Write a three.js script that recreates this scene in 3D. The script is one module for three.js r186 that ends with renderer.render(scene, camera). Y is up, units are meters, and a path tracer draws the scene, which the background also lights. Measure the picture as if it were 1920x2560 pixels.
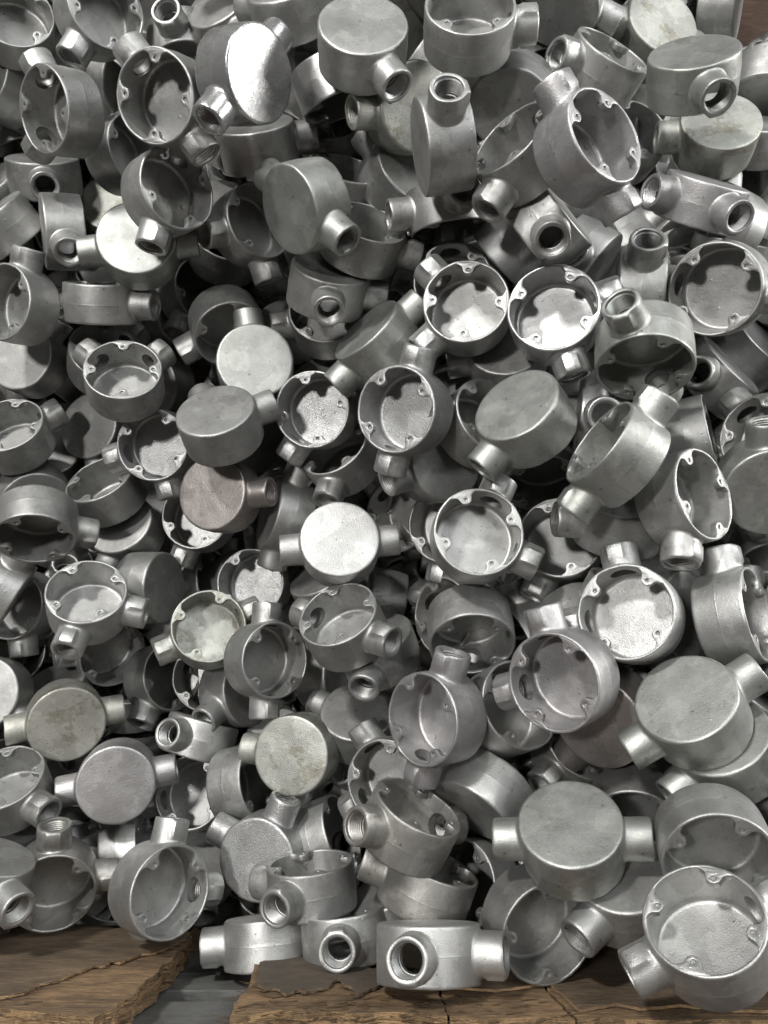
import * as THREE from 'three';
import { mergeGeometries, mergeVertices, toCreasedNormals } from 'three/addons/utils/BufferGeometryUtils.js';
import { RectAreaLightUniformsLib } from 'three/addons/lights/RectAreaLightUniformsLib.js';
import { Brush, Evaluator, SUBTRACTION, ADDITION } from 'three-bvh-csg';

// ---------------------------------------------------------------- camera, light, exposure
const scene = new THREE.Scene();
const PITCH = 35 * Math.PI / 180;
const camera = new THREE.PerspectiveCamera(65.5, 0.75, 0.02, 30);
camera.position.set(0, 0.7, 0);
camera.rotation.set(-PITCH, 0, 0);
camera.updateMatrixWorld(true);
const renderer = new THREE.WebGLRenderer({ antialias: true });
renderer.toneMapping = THREE.LinearToneMapping;
renderer.toneMappingExposure = 0.95;
renderer.shadowMap.enabled = true;
scene.background = new THREE.Color().setRGB(0.062, 0.062, 0.06);
RectAreaLightUniformsLib.init();
const aim = new THREE.Vector3(0, 0.36, -0.5);
// workshop lamps overhead and an added soft fill panel: a glowing diffuser in a housing, and an area light just below it
const LAMPS = [ // label, world position, width, height, radiance, colour, eye glow
  ['square workshop lamp hung behind on the left', [-1.039, 2.224, 0.985], 0.2, 0.2, 300, [1, 0.985, 0.96], 6],
  ['round-edged workshop lamp hung high overhead on the left', [-0.957, 2.553, -0.310], 0.2, 0.2, 370, [1, 0.985, 0.96], 6],
  ['long workshop lamp low on the right side', [2.445, 1.238, -0.607], 0.5, 0.5, 60, [1, 0.99, 0.97], 5],
  ['added wide soft fill panel above the heap', [1.346, 3.202, 0.093], 2.2, 1.5, 4.2, [0.97, 0.99, 1], 2],  // added panel, gives broad soft fill from the upper right
];

// ---------------------------------------------------------------- helpers
function rng(seed) { let s = seed >>> 0; return () => { s = (s + 0x6D2B79F5) >>> 0; let t = s; t = Math.imul(t ^ (t >>> 15), t | 1); t ^= t + Math.imul(t ^ (t >>> 7), t | 61); return ((t ^ (t >>> 14)) >>> 0) / 4294967296; }; }
const taken = {};
function numbered(n) { const k = taken[n] = (taken[n] ?? -1) + 1; return k ? `${n}_${String(k).padStart(3, '0')}` : n; }
function mesh(name, g, m, parent) { const o = new THREE.Mesh(g, m); o.name = name; o.castShadow = o.receiveShadow = true; parent.add(o); return o; }

for (const [label, p, w, h, power, col, glow] of LAMPS) {
  const lamp = new THREE.Group(); lamp.name = numbered('ceiling_lamp'); scene.add(lamp);
  lamp.position.set(...p); lamp.lookAt(aim);
  lamp.userData = { label, category: 'lamp', group: 'workshop lamps above the heap' };
  const hm = new THREE.MeshStandardMaterial({ color: 0x8a8c8c, roughness: 0.6 });
  const housing = new THREE.BoxGeometry(w + 0.06, h + 0.06, 0.08); housing.translate(0, 0, -0.05);
  mesh('housing', housing, hm, lamp);
  const dm = new THREE.MeshStandardMaterial({ color: 0xffffff, roughness: 0.7, emissive: new THREE.Color(...col), emissiveIntensity: glow });
  mesh('diffuser', new THREE.PlaneGeometry(w, h), dm, lamp);
  const L = new THREE.RectAreaLight(new THREE.Color(...col), power, w, h);
  L.position.set(0, 0, 0.01); L.rotation.y = Math.PI; lamp.add(L);
}

// ---------------------------------------------------------------- procedural textures
function lattice(seed, n) { const r = rng(seed), a = new Float32Array(n * n); for (let i = 0; i < a.length; i++) a[i] = r(); return a; }
function noiseField(N, seed, cells, cellsY = cells) { // tileable value noise, N x N
  const r = rng(seed), a = new Float32Array(cells * cellsY); for (let i = 0; i < a.length; i++) a[i] = r();
  const out = new Float32Array(N * N), sm = (t) => t * t * t * (t * (t * 6 - 15) + 10);
  for (let y = 0; y < N; y++) {
    const fy = y / N * cellsY, y0 = Math.floor(fy), ty = sm(fy - y0), ya = (y0 % cellsY) * cells, yb = ((y0 + 1) % cellsY) * cells;
    for (let x = 0; x < N; x++) {
      const fx = x / N * cells, x0 = Math.floor(fx), tx = sm(fx - x0), xa = x0 % cells, xb = (x0 + 1) % cells;
      out[y * N + x] = (a[ya + xa] * (1 - tx) + a[ya + xb] * tx) * (1 - ty) + (a[yb + xa] * (1 - tx) + a[yb + xb] * tx) * ty;
    }
  }
  return out;
}
function sumNoise(N, list) { const o = new Float32Array(N * N); for (const [seed, c, w, cy] of list) { const f = noiseField(N, seed, c, cy ?? c); for (let i = 0; i < o.length; i++) o[i] += (f[i] - 0.5) * w; } return o; }
function texture(N, fn, srgb) {
  const d = new Uint8Array(N * N * 4);
  for (let i = 0; i < N * N; i++) { const c = fn(i); for (let k = 0; k < 3; k++) d[i * 4 + k] = Math.max(0, Math.min(255, Math.round(c[k] * 255))); d[i * 4 + 3] = 255; }
  const t = new THREE.DataTexture(d, N, N); t.wrapS = t.wrapT = THREE.RepeatWrapping; t.magFilter = THREE.LinearFilter; t.minFilter = THREE.LinearMipmapLinearFilter; t.generateMipmaps = true;
  if (srgb) t.colorSpace = THREE.SRGBColorSpace; t.needsUpdate = true; return t;
}
const dots = (N, seed, count, rmin, rmax, amp) => { // small pits and pimples of the casting
  const r = rng(seed), o = new Float32Array(N * N);
  for (let k = 0; k < count; k++) {
    const cx = r() * N, cy = r() * N, R = rmin + (rmax - rmin) * r() ** 2, a = amp * (r() < 0.5 ? -1 : 1) * (0.4 + r());
    for (let y = Math.floor(cy - R); y <= cy + R; y++) for (let x = Math.floor(cx - R); x <= cx + R; x++) {
      const q = Math.hypot(x - cx, y - cy) / R; if (q < 1) o[((y + N) % N) * N + (x + N) % N] += a * (1 - q * q) ** 2;
    }
  }
  return o;
};
const N = 512; // one tile of a metal texture is 64 mm wide
const bumps = { // sandy cast skin: smooth, sandy, coarse
  fine: (() => { const n = sumNoise(N, [[1, 12, 0.05], [2, 90, 0.12], [3, 170, 0.2], [4, 256, 0.2]]), d = dots(N, 5, 90, 2, 6, 0.4), e = dots(N, 6, 12, 6, 13, 0.55); for (let i = 0; i < d.length; i++) d[i] += e[i]; return texture(N, (i) => { const v = 0.5 + n[i] + d[i]; return [v, v, v]; }); })(),
  peel: (() => { const n = sumNoise(N, [[11, 10, 0.05], [12, 80, 0.2], [13, 130, 0.35], [14, 230, 0.25]]), d = dots(N, 15, 220, 2, 5, 0.35), e = dots(N, 16, 14, 6, 12, 0.55); for (let i = 0; i < d.length; i++) d[i] += e[i]; return texture(N, (i) => { const v = 0.5 + n[i] + d[i]; return [v, v, v]; }); })(),
  grit: (() => { const n = sumNoise(N, [[21, 14, 0.06], [22, 84, 0.25], [23, 140, 0.45], [24, 250, 0.35]]), d = dots(N, 25, 500, 2, 6, 0.4); return texture(N, (i) => { const v = 0.5 + n[i] + d[i]; return [v, v, v]; }); })(),
};
function scratches(N, seed, count) { const r = rng(seed), o = new Float32Array(N * N); for (let k = 0; k < count; k++) { let x = r() * N, y = r() * N, a = r() * 6.28; const n = 20 + 130 * r() ** 2, s = r() < 0.6 ? 1 : -1; for (let i = 0; i < n; i++) { a += (r() - 0.5) * 0.04; x += Math.cos(a); y += Math.sin(a); o[((Math.round(y) % N + N) % N) * N + (Math.round(x) % N + N) % N] = s * Math.min(1, i / 9, (n - i) / 9); } } return o; }
function metalMap(seed, blotch, speck, stain, tint) {
  const a = sumNoise(N, [[seed, 3, 1], [seed + 1, 7, 0.6], [seed + 2, 17, 0.35], [seed + 3, 60, 0.18]]), b = sumNoise(N, [[seed + 5, 2, 1], [seed + 6, 6, 0.7], [seed + 7, 20, 0.5], [seed + 8, 70, 0.3]]);
  const c = sumNoise(N, [[seed + 12, 4, 1], [seed + 13, 9, 0.5], [seed + 14, 30, 0.15]]), g = sumNoise(N, [[seed + 9, 120, 0.5], [seed + 10, 250, 0.5]]), p = dots(N, seed + 11, speck, 1.2, 4.5, 1), q = dots(N, seed + 15, 14, 4, 11, 1), sc = scratches(N, seed + 16, 26);
  return texture(N, (i) => {
    const palePatch = Math.max(0, Math.min(1, (c[i] - 0.05) * 18)); // crisp-edged lighter patches
    let v = 0.86 + a[i] * blotch + palePatch * 0.06 + g[i] * 0.09 - Math.max(0, -p[i]) * 0.5 - Math.max(0, -q[i]) * 0.22 + sc[i] * 0.1;
    const s = stain * Math.max(0, Math.min(1, (b[i] - 0.12) * 6)) * (0.75 + g[i]);
    return [v * (1 - s * tint[0]), v * (1 - s * tint[1]), v * (1 - s * tint[2])];
  }, true);
}
const maps = {
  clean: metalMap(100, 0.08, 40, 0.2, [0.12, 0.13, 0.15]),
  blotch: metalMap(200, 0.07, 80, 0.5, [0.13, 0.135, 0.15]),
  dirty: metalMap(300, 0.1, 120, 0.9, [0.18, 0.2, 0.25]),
};
function roughMap(seed, lo, hi) { const a = sumNoise(N, [[seed, 4, 0.9], [seed + 1, 11, 0.6], [seed + 2, 40, 0.35], [seed + 3, 160, 0.25]]); return texture(N, (i) => { const v = lo + (hi - lo) * Math.max(0, Math.min(1, 0.5 + a[i])); return [v, v, v]; }); }
const roughs = { satin: roughMap(400, 0.84, 1.0), patchy: roughMap(410, 0.8, 1.0) };
const METALNESS = 0.8;
function metal(rgb, rough, map, bump, depth, roughTex = 'satin') {
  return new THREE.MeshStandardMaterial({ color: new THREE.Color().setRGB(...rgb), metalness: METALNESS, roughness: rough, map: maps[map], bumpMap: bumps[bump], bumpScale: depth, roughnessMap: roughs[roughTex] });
}
const METAL = {
  light: metal([0.56, 0.56, 0.545], 0.5, 'clean', 'fine', 0.00022),
  mid: metal([0.5, 0.5, 0.487], 0.52, 'blotch', 'fine', 0.00022),
  dark: metal([0.45, 0.45, 0.437], 0.54, 'blotch', 'fine', 0.00022),  // some shade put into the colour: darker grey for boxes mostly in shade
  matte: metal([0.475, 0.485, 0.46], 0.54, 'blotch', 'fine', 0.0002, 'patchy'),
  green: metal([0.5, 0.505, 0.465], 0.58, 'dirty', 'peel', 0.00022),
  stain: metal([0.47, 0.465, 0.42], 0.6, 'dirty', 'grit', 0.0002),
  brown: metal([0.46, 0.42, 0.40], 0.46, 'blotch', 'peel', 0.0002),
  pink: metal([0.53, 0.52, 0.52], 0.5, 'clean', 'peel', 0.0002),
  warm: metal([0.46, 0.45, 0.425], 0.52, 'blotch', 'fine', 0.00022),
  mirror: metal([0.6, 0.6, 0.595], 0.3, 'clean', 'fine', 0.0002, 'patchy'),
  shiny: metal([0.58, 0.58, 0.575], 0.42, 'clean', 'fine', 0.00016, 'patchy'),
  white: metal([0.62, 0.62, 0.605], 0.54, 'clean', 'grit', 0.00022),
  gritty: metal([0.55, 0.55, 0.545], 0.48, 'blotch', 'grit', 0.00022),
};
function woodMap(seed, dark, light, rows) { // grain runs along u
  const W = 1024, a = sumNoise(W, [[seed, 4, 0.25, rows], [seed + 1, 10, 0.35, rows * 4], [seed + 2, 24, 0.5, rows * 12], [seed + 3, 60, 0.55, 500], [seed + 8, 400, 0.35, 512]]);
  const b = sumNoise(W, [[seed + 4, 5, 0.8], [seed + 5, 13, 0.6], [seed + 9, 50, 0.4]]), p = dots(W, seed + 6, 260, 1.5, 6, 0.6), r = rng(seed + 7), crack = new Float32Array(W * W);
  for (let k = 0; k < 46; k++) { let y = r() * W, x = r() * W; const n = 40 + 260 * r() ** 2, w = 0.5 + r(); for (let q = 0; q < n; q++, x++) { y += (r() - 0.5) * 0.7; for (let d = -2; d <= 2; d++) crack[((Math.round(y) + d + 2 * W) % W) * W + Math.floor(x) % W] = Math.max(crack[((Math.round(y) + d + 2 * W) % W) * W + Math.floor(x) % W], Math.max(0, 1 - Math.abs(d) / (w + 0.4)) * Math.min(1, q / 12, (n - q) / 12)); } }
  return [texture(W, (i) => { const t = Math.max(0, Math.min(1, 0.5 + a[i] * 0.7 + b[i] * 0.4 - Math.max(0, -p[i]) * 0.6 - crack[i] * 0.7)); return dark.map((d, k) => d + (light[k] - d) * t); }, true),
    texture(W, (i) => { const v = 0.6 + a[i] * 0.45 + p[i] * 0.2 - crack[i] * 0.5; return [v, v, v]; })];
}
function wood(seed, dark, light, rows, size, depth = 0.0012) {
  const [m, b] = woodMap(seed, dark, light, rows);
  for (const t of [m, b]) t.repeat.set(1 / size, 1 / size);
  return new THREE.MeshStandardMaterial({ map: m, bumpMap: b, bumpScale: depth, roughness: 0.9 });
}
const WOOD = {
  ply: wood(500, [0.26, 0.205, 0.15], [0.6, 0.485, 0.35], 12, 0.2),
  veneer: wood(520, [0.26, 0.215, 0.165], [0.48, 0.405, 0.315], 8, 0.24, 0.0009),
  paper: wood(540, [0.25, 0.22, 0.185], [0.38, 0.335, 0.285], 4, 0.24, 0.0006),
  edge: wood(560, [0.2, 0.15, 0.1], [0.66, 0.54, 0.385], 30, 0.07),
  grey: wood(580, [0.3, 0.3, 0.29], [0.42, 0.42, 0.405], 4, 0.24, 0.0003),
  dark: wood(600, [0.16, 0.11, 0.075], [0.30, 0.215, 0.15], 10, 0.3),
};

// ---------------------------------------------------------------- setting: crate behind the heap
const MM = 0.001;
function cratePanel(name, label, x, y, z, w, h, d) { // the crate leans back with the heap
  const o = mesh(numbered(name), new THREE.BoxGeometry(w, h, d), WOOD.dark, scene);
  o.position.set(x, y, z); o.rotation.x = -35 * Math.PI / 180; o.userData = { kind: 'structure', label, category: 'crate' }; return o;
}
cratePanel('crate_floor', 'dark timber floor of the crate under the heap', 0.000, 0.199, -0.821, 1.5, 1.5, 0.02);
cratePanel('crate_wall', 'dark timber crate side behind the top right of the heap', 0.430, 0.689, -0.835, 0.13, 0.22, 0.022);

// ---------------------------------------------------------------- planks under the front of the heap
const PL = {"org": [28.91, 150.07, -253.4], "q": [-0.43051, 0.0, 0.0, 0.90259], "polys": {"left": [[-429.4, -170.7], [-181.1, -112.3], [-178.8, -84.1], [-181.8, -79.2], [-178.6, -38.5], [-182.0, -30.2], [-180.0, -10.3], [-184.2, 21.3], [-180.6, 40.9], [-185.4, 49.4], [-184.2, 65.6], [-188.3, 71.3], [-190.7, 82.2], [-212.3, 75.4], [-232.5, 70.6], [-257.4, 61.3], [-304.0, 53.2]], "leftveneer": [[-429.4, -170.7], [-182.4, -115.0], [-181.8, -91.5], [-186.9, -73.2], [-188.4, -65.0], [-195.4, -50.3], [-202.5, -47.1], [-210.4, -25.1], [-218.0, -28.1], [-217.8, -16.1], [-225.2, -17.1], [-231.6, -0.9], [-237.4, 17.8], [-245.3, 25.5], [-247.0, 42.5], [-253.5, 49.4], [-297.8, 64.2]], "mid": [[-125.6, -112.3], [7.9, -112.3], [3.8, 6.4], [6.7, 78.1], [-8.5, 74.0], [-28.9, 71.3], [-41.4, 75.4], [-56.4, 69.9], [-74.5, 72.7], [-88.6, 68.5], [-101.4, 75.4], [-114.3, 86.1], [-117.1, 53.2], [-114.1, 22.1], [-116.3, -0.9]], "flap": [[-114.7, -25.1], [-97.7, -49.2], [-74.4, -44.9], [-31.6, -4.6], [-26.3, 9.1], [-29.4, 23.8], [-36.3, 34.5], [-44.2, 48.7], [-49.2, 32.1], [-53.3, 28.8], [-56.6, 13.5], [-61.4, 18.7], [-63.1, 30.4], [-70.6, 36.9], [-76.4, 42.5], [-82.3, 36.9], [-87.7, 47.1], [-95.3, 35.3], [-102.4, 36.9], [-109.1, 25.5]], "b": [[9.1, -112.3], [93.2, -112.3], [71.8, 25.5], [77.4, 83.5], [54.2, 78.8], [29.1, 82.2], [8.0, 78.1], [5.1, 6.4]], "bven": [[9.6, -109.6], [91.7, -109.6], [70.9, 22.1], [55.7, 28.8], [39.9, 35.3], [23.2, 30.4], [5.4, 28.8], [5.4, 6.4]], "c": [[94.7, -112.3], [332.5, -112.3], [221.9, 88.7], [158.5, 82.2], [122.0, 84.8], [96.6, 80.2], [78.9, 82.8], [73.3, 25.5]], "cven": [[96.1, -109.6], [327.9, -109.6], [225.4, 78.1], [162.4, 72.7], [142.6, 64.2], [117.3, 71.3], [105.9, 62.8], [82.3, 74.0], [75.5, 22.1]], "slat1": [[-242.0, -82.9], [-88.9, -82.9], [-85.2, -44.2], [-228.7, -44.2]], "slat2": [[-247.4, -20.1], [-82.9, -20.1], [-76.5, 45.7], [-221.7, 45.7]], "slat0": [[-248.3, -149.8], [-95.4, -149.8], [-89.4, -88.2], [-228.7, -88.2]]}};
const plank = (name, label, part) => {
  const g = new THREE.Group(); g.name = numbered(name); scene.add(g);
  g.position.set(...PL.org).multiplyScalar(MM); g.quaternion.set(...PL.q);
  g.userData = { label, category: 'plank', group: 'broken planks along the front of the crate' };
  return g;
};
function slab(poly, top, thick, bevel, rough = 0, seed = 1) {
  const r = rng(seed), pts = [];
  poly.forEach(([x, z], i) => { // break each long edge into an uneven line
    const [x2, z2] = poly[(i + 1) % poly.length], n = rough ? Math.max(1, Math.round(Math.hypot(x2 - x, z2 - z) / 4)) : 1;
    for (let k = 0; k < n; k++) { const t = k / n, j = k && rough ? rough : 0; pts.push(new THREE.Vector2((x + (x2 - x) * t + (r() - 0.5) * j) * MM, -(z + (z2 - z) * t + (r() - 0.5) * j) * MM)); }
  });
  const g = new THREE.ExtrudeGeometry(new THREE.Shape(pts), { depth: thick * MM, bevelEnabled: bevel > 0, bevelThickness: bevel * MM, bevelSize: bevel * MM, bevelOffset: -bevel * MM, bevelSegments: 1 });
  g.rotateX(-Math.PI / 2); g.translate(0, (top - thick - bevel) * MM, 0);
  return g;
}
const pr = rng(77);
function sliver(parent, x, y, z, l, r, turn, tilt, m) {
  const g = new THREE.CylinderGeometry(0.08 * MM, r * MM, l * MM, 4); g.translate(0, l * MM * 0.42, 0); g.rotateZ(-Math.PI / 2); g.scale(1, 0.6, 1);
  const o = mesh('splinter', g, m, parent); o.position.set(x * MM, y * MM, z * MM); o.rotation.set(0, turn, tilt);
}
function litter(parent, n, x0, x1, z0, z1, top) { for (let i = 0; i < n; i++) sliver(parent, x0 + (x1 - x0) * pr(), top + 0.5, z0 + (z1 - z0) * pr(), 4 + 16 * pr() ** 2, 0.4 + 0.5 * pr(), (pr() - 0.5) * 1.6 + (pr() < 0.5 ? Math.PI : 0), (pr() - 0.3) * 0.1, pr() < 0.6 ? WOOD.edge : WOOD.ply); }
function fray(parent, line, n, top, thick, away) { // torn fibres along a broken edge, grain running along x
  for (let i = 0; i < n; i++) { const s = pr() * (line.length - 1), k = Math.floor(s), f = s - k, [x, z] = line[k], [u, w] = line[k + 1]; sliver(parent, x + (u - x) * f - away * 3, top - 0.6 - thick * pr(), z + (w - z) * f - 1 + pr() * 2, 6 + 13 * pr() ** 2, 0.5 + 0.7 * pr(), (away > 0 ? 0 : Math.PI) + (pr() - 0.5) * 0.7, (pr() - 0.45) * 0.5, pr() < 0.5 ? WOOD.edge : WOOD.ply); }
}
function board(parent, poly, top, seed) { // four plies, each broken along its own line
  const c = poly.reduce((a, p) => [a[0] + p[0] / poly.length, a[1] + p[1] / poly.length], [0, 0]);
  for (let k = 0; k < 4; k++) {
    const r = rng(seed * 10 + k), pp = poly.map(([x, z]) => { const e = k ? 1.5 - 4.5 * r() : 0; const dx = x - c[0], dz = z - c[1], l = Math.hypot(dx, dz); return [x + dx / l * e, z + dz / l * e]; });
    mesh('ply', slab(pp, top - k * 4.3, 4.0, 0.2, 1.5, seed + k), k % 2 ? [WOOD.edge, WOOD.ply] : [WOOD.ply, WOOD.edge], parent);
  }
}
{
  const P = PL.polys, a = plank('plank', 'broken plywood plank in the lower left corner with peeling veneer');
  board(a, P.left, 0, 3);
  mesh('veneer', slab(P.leftveneer, 2.4, 1.3, 0.2, 1.9, 4), [WOOD.veneer, WOOD.ply], a);
  litter(a, 22, -340, -225, 30, 78, 0); fray(a, P.left.slice(1, 13), 60, 0, 15, 1); fray(a, P.leftveneer.slice(2, 16), 34, 2.4, 0.8, 1);
  const m = plank('plank', 'splintered plank at the bottom centre under the side-on boxes');
  board(m, P.mid, 0, 5);
  mesh('torn_veneer', slab(P.flap, 2.4, 1.2, 0.2, 2, 6), [WOOD.paper, WOOD.veneer], m).userData.label = 'dark torn flap of veneer curling off the plank';
  litter(m, 44, -115, 0, 45, 84, 0); fray(m, P.mid.slice(10, 15), 34, 0, 15, -1); fray(m, P.mid.slice(3, 12), 40, 0, 8, 1); fray(m, P.flap.slice(4, 20), 24, 2.4, 0.8, 1);
  const b = plank('plank', 'worn plank at the bottom, right of the splintered one');
  board(b, P.b, -0.6, 17);
  mesh('veneer', slab(P.bven, 1.6, 1.2, 0.2, 1.4, 8), [WOOD.veneer, WOOD.ply], b);
  litter(b, 20, 10, 85, 36, 80, -0.6); fray(b, P.b.slice(3, 7), 24, -0.6, 10, 1);
  const c = plank('plank', 'dark plank in the lower right corner under the largest open box');
  board(c, P.c, -0.2, 29);
  mesh('veneer', slab(P.cven, 1.9, 1.2, 0.2, 1.4, 11), [WOOD.veneer, WOOD.ply], c);
  litter(c, 18, 100, 240, 50, 84, -0.2); fray(c, P.c.slice(3, 7), 22, -0.2, 10, 1);
  for (const [k, label] of [['slat0', 'grey slat deepest in the gap between the broken planks'], ['slat1', 'middle grey slat seen through the gap between the planks'], ['slat2', 'nearest grey slat in the gap at the bottom edge']]) {
    const s = mesh(numbered('pallet_slat'), slab(PL.polys[k], -20, 14, 0.8), WOOD.grey, scene);
    s.position.set(...PL.org).multiplyScalar(MM); s.quaternion.set(...PL.q); s.userData = { label, category: 'slat', group: 'grey slats under the planks' };
  }
  const gnd = mesh('ground', new THREE.BoxGeometry(1.6, 0.02, 0.7), WOOD.dark, scene);
  gnd.quaternion.set(...PL.q); gnd.position.set(0, -0.055, 0.1).applyQuaternion(gnd.quaternion).add(new THREE.Vector3(...PL.org).multiplyScalar(MM)); gnd.userData = { kind: 'structure' };
}

// ---------------------------------------------------------------- the conduit box (millimetres, back at y = 0, mouth at y = 33)
const R = 32.5, H = 33, ev = new Evaluator(); ev.useGroups = false;
let phase = 0;
const castNoise = (x0, y, z0, x = x0 + phase * 17, z = z0 - phase * 11) => 0.16 * Math.sin(x * 0.13 + y * 0.11 + 1.3) * Math.sin(z * 0.15 + 0.4) + 0.07 * Math.sin(x * 0.41 + z * 0.29 + y * 0.5) + 0.05 * Math.sin(z * 0.83 - y * 0.62 + 2);
function metricUV(g) { // uv = millimetres on the surface / 64
  g = g.index ? g.toNonIndexed() : g; const p = g.attributes.position, uv = new Float32Array(p.count * 2), A = new THREE.Vector3(), B = new THREE.Vector3(), C = new THREE.Vector3(), n = new THREE.Vector3();
  for (let i = 0; i < p.count; i += 3) {
    A.fromBufferAttribute(p, i); B.fromBufferAttribute(p, i + 1); C.fromBufferAttribute(p, i + 2); n.crossVectors(B.clone().sub(A), C.clone().sub(A)).normalize();
    const flat = Math.abs(n.y) > 0.7; let a0;
    [A, B, C].forEach((v, k) => { let u, w; if (flat) { u = v.x; w = v.z + (n.y > 0 ? 31 : 0); } else { let a = Math.atan2(v.z, v.x); if (k === 0) a0 = a; else { while (a - a0 > Math.PI) a -= 2 * Math.PI; while (a - a0 < -Math.PI) a += 2 * Math.PI; } u = a * R; w = v.y + 7; } const ca = Math.cos(phase * 1.9), sa = Math.sin(phase * 1.9); uv[(i + k) * 2] = (flat ? u * ca - w * sa : u) / 64 + phase * 0.37; uv[(i + k) * 2 + 1] = (flat ? u * sa + w * ca : w) / 64 + phase * 0.61; });
  }
  g.setAttribute('uv', new THREE.BufferAttribute(uv, 2)); return g;
}
function bodyGeometry(dirs, segments, extras = true) {
  const prof = [[0, 0], [5, 0], [10, 0], [15, 0], [20, 0], [25, 0], [29.6, 0], [30.8, 0.12], [31.6, 0.55], [32.0, 1.3], [32.15, 2.4], [32.32, 8], [32.48, 14], [32.5, 15.9], [32.6, 16.2], [32.58, 16.6], [32.47, 16.9], [32.35, 24], [32.15, 31], [32.0, 32.2], [31.6, 32.8], [31.0, 33], [30.4, 32.95], [29.95, 32.6], [29.75, 31.8], [29.4, 18], [29.1, 6], [28.7, 4.4], [27.6, 3.35], [26.2, 3.05], [21, 3.0], [16, 3.0], [11, 3.0], [6, 3.0], [0, 3.0]];
  const pts = prof.map(([a, b]) => new THREE.Vector2(a, b));
  let g = new THREE.LatheGeometry(pts, segments); g.deleteAttribute('normal'); g.deleteAttribute('uv'); g = mergeVertices(g, 1e-3);
  const p = g.attributes.position; for (let i = 0; i < p.count; i++) { const x = p.getX(i), y = p.getY(i), z = p.getZ(i), r = Math.hypot(x, z), k = castNoise(x, y, z) * Math.min(1, r > 27 ? 1 : 0.55); if (r > 27) { p.setX(i, x * (1 + k / r)); p.setZ(i, z * (1 + k / r)); if (y > 32) p.setY(i, y + k * 0.9); } else p.setY(i, y + k * 0.8); }
  g = g.index ? g : mergeVertices(g); g.computeVertexNormals();
  g.setAttribute('uv', new THREE.BufferAttribute(new Float32Array(g.attributes.position.count * 2), 2));
  let br = new Brush(g); br.updateMatrixWorld();
  for (const k of dirs) {
    const c = new THREE.CylinderGeometry(8.7, 8.7, 12, 28); c.rotateZ(-Math.PI / 2); c.translate(33, H / 2, 0); c.rotateY(-k * Math.PI / 2);
    const cb = new Brush(c); cb.updateMatrixWorld(); br = ev.evaluate(br, cb, SUBTRACTION);
  }
  if (extras) for (const [x, z] of [[20, 8.5], [-19, 10], [-4, -21.5]]) { // round ejector marks on the floor
    const c = new THREE.CylinderGeometry(2.0, 2.3, 1.6, 14); c.translate(x, 2.75, z); const cb = new Brush(c); cb.updateMatrixWorld(); br = ev.evaluate(br, cb, ADDITION);
  }
  return metricUV(br.geometry);
}
function spoutGeometry(nu, thread = true) {
  const us = []; for (const d of [-90, -80, -70, -60, -50, -40, -31, -26, -20, -10, 0, 10, 20, 26, 31, 40, 50, 60, 70, 80]) us.push(d * Math.PI / 180);
  for (let i = 0; i < nu; i++) us.push((90 + 180 * i / nu) * Math.PI / 180); us.push(us[0] + 2 * Math.PI);
  const prof = []; // [radius, s, kind] kind 0 rides on the body's curve, 1 pad, 2 plain, 3 thread
  prof.push([14.9, -0.5, 0], [14.2, 0.05, 0], [13.6, 0.5, 0], [13.15, 1.2, 0], [12.95, 2.4, 0], [12.9, 37, 1], [12.85, 42, 1], [12.8, 46.6, 1], [12.65, 47.6, 1], [12.2, 48.3, 2], [11.6, 48.5, 2], [10.3, 48.45, 2], [9.8, 48.1, 2]);
  if (thread) for (let k = 0; k < 14; k++) prof.push([k % 2 ? 8.75 : 9.65, 47.3 - k * 0.8, 3]); else prof.push([9.4, 47, 2]);
  prof.push([8.9, 34.5, 2], [8.3, 34.2, 2], [8.25, 29.9, 2]);
  const P = [], idx = [], W = us.length;
  prof.forEach(([r, s, kind]) => us.forEach((u) => {
    let rr = r, ss = s; const w = Math.abs(((u + Math.PI) % (2 * Math.PI)) - Math.PI);
    if (kind === 1) { const d = w * 180 / Math.PI; const end = s > 47 ? 0.35 : 0.95; if (d < 21) rr = (r + end) / Math.cos(w * 0.75); else if (d < 27) rr = r + end * 0.75; }
    const x = rr * Math.sin(u), y = rr * Math.cos(u);
    if (kind === 0) ss = Math.sqrt(R * R - x * x) - 0.35 + s;
    if (kind === 3) ss = Math.max(35, s - 1.6 * (((u - us[0]) / (2 * Math.PI))));
    const j = 0.1 * Math.sin(u * 2 + s * 0.2) + 0.06 * Math.sin(u * 5 + s * 0.35);
    P.push(ss + (kind === 2 && s > 48 ? j * 2 : 0), H / 2 + y * (1 + j / 13), x * (1 + j / 13));
  }));
  for (let a = 0; a < prof.length - 1; a++) for (let b = 0; b < W - 1; b++) { const i = a * W + b; idx.push(i, i + W, i + 1, i + 1, i + W, i + W + 1); }
  let g = new THREE.BufferGeometry(); g.setAttribute('position', new THREE.Float32BufferAttribute(P, 3)); g.setIndex(idx);
  g = mergeVertices(g, 1e-3); g = toCreasedNormals(g, 0.7);
  const p = g.attributes.position, uv = new Float32Array(p.count * 2);
  for (let i = 0; i < p.count; i++) { const a = Math.atan2(p.getZ(i), p.getY(i) - H / 2); uv[2 * i] = p.getX(i) / 64; uv[2 * i + 1] = Math.abs(a) * 13 / 64; }
  g.setAttribute('uv', new THREE.BufferAttribute(uv, 2)); return g;
}
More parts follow.
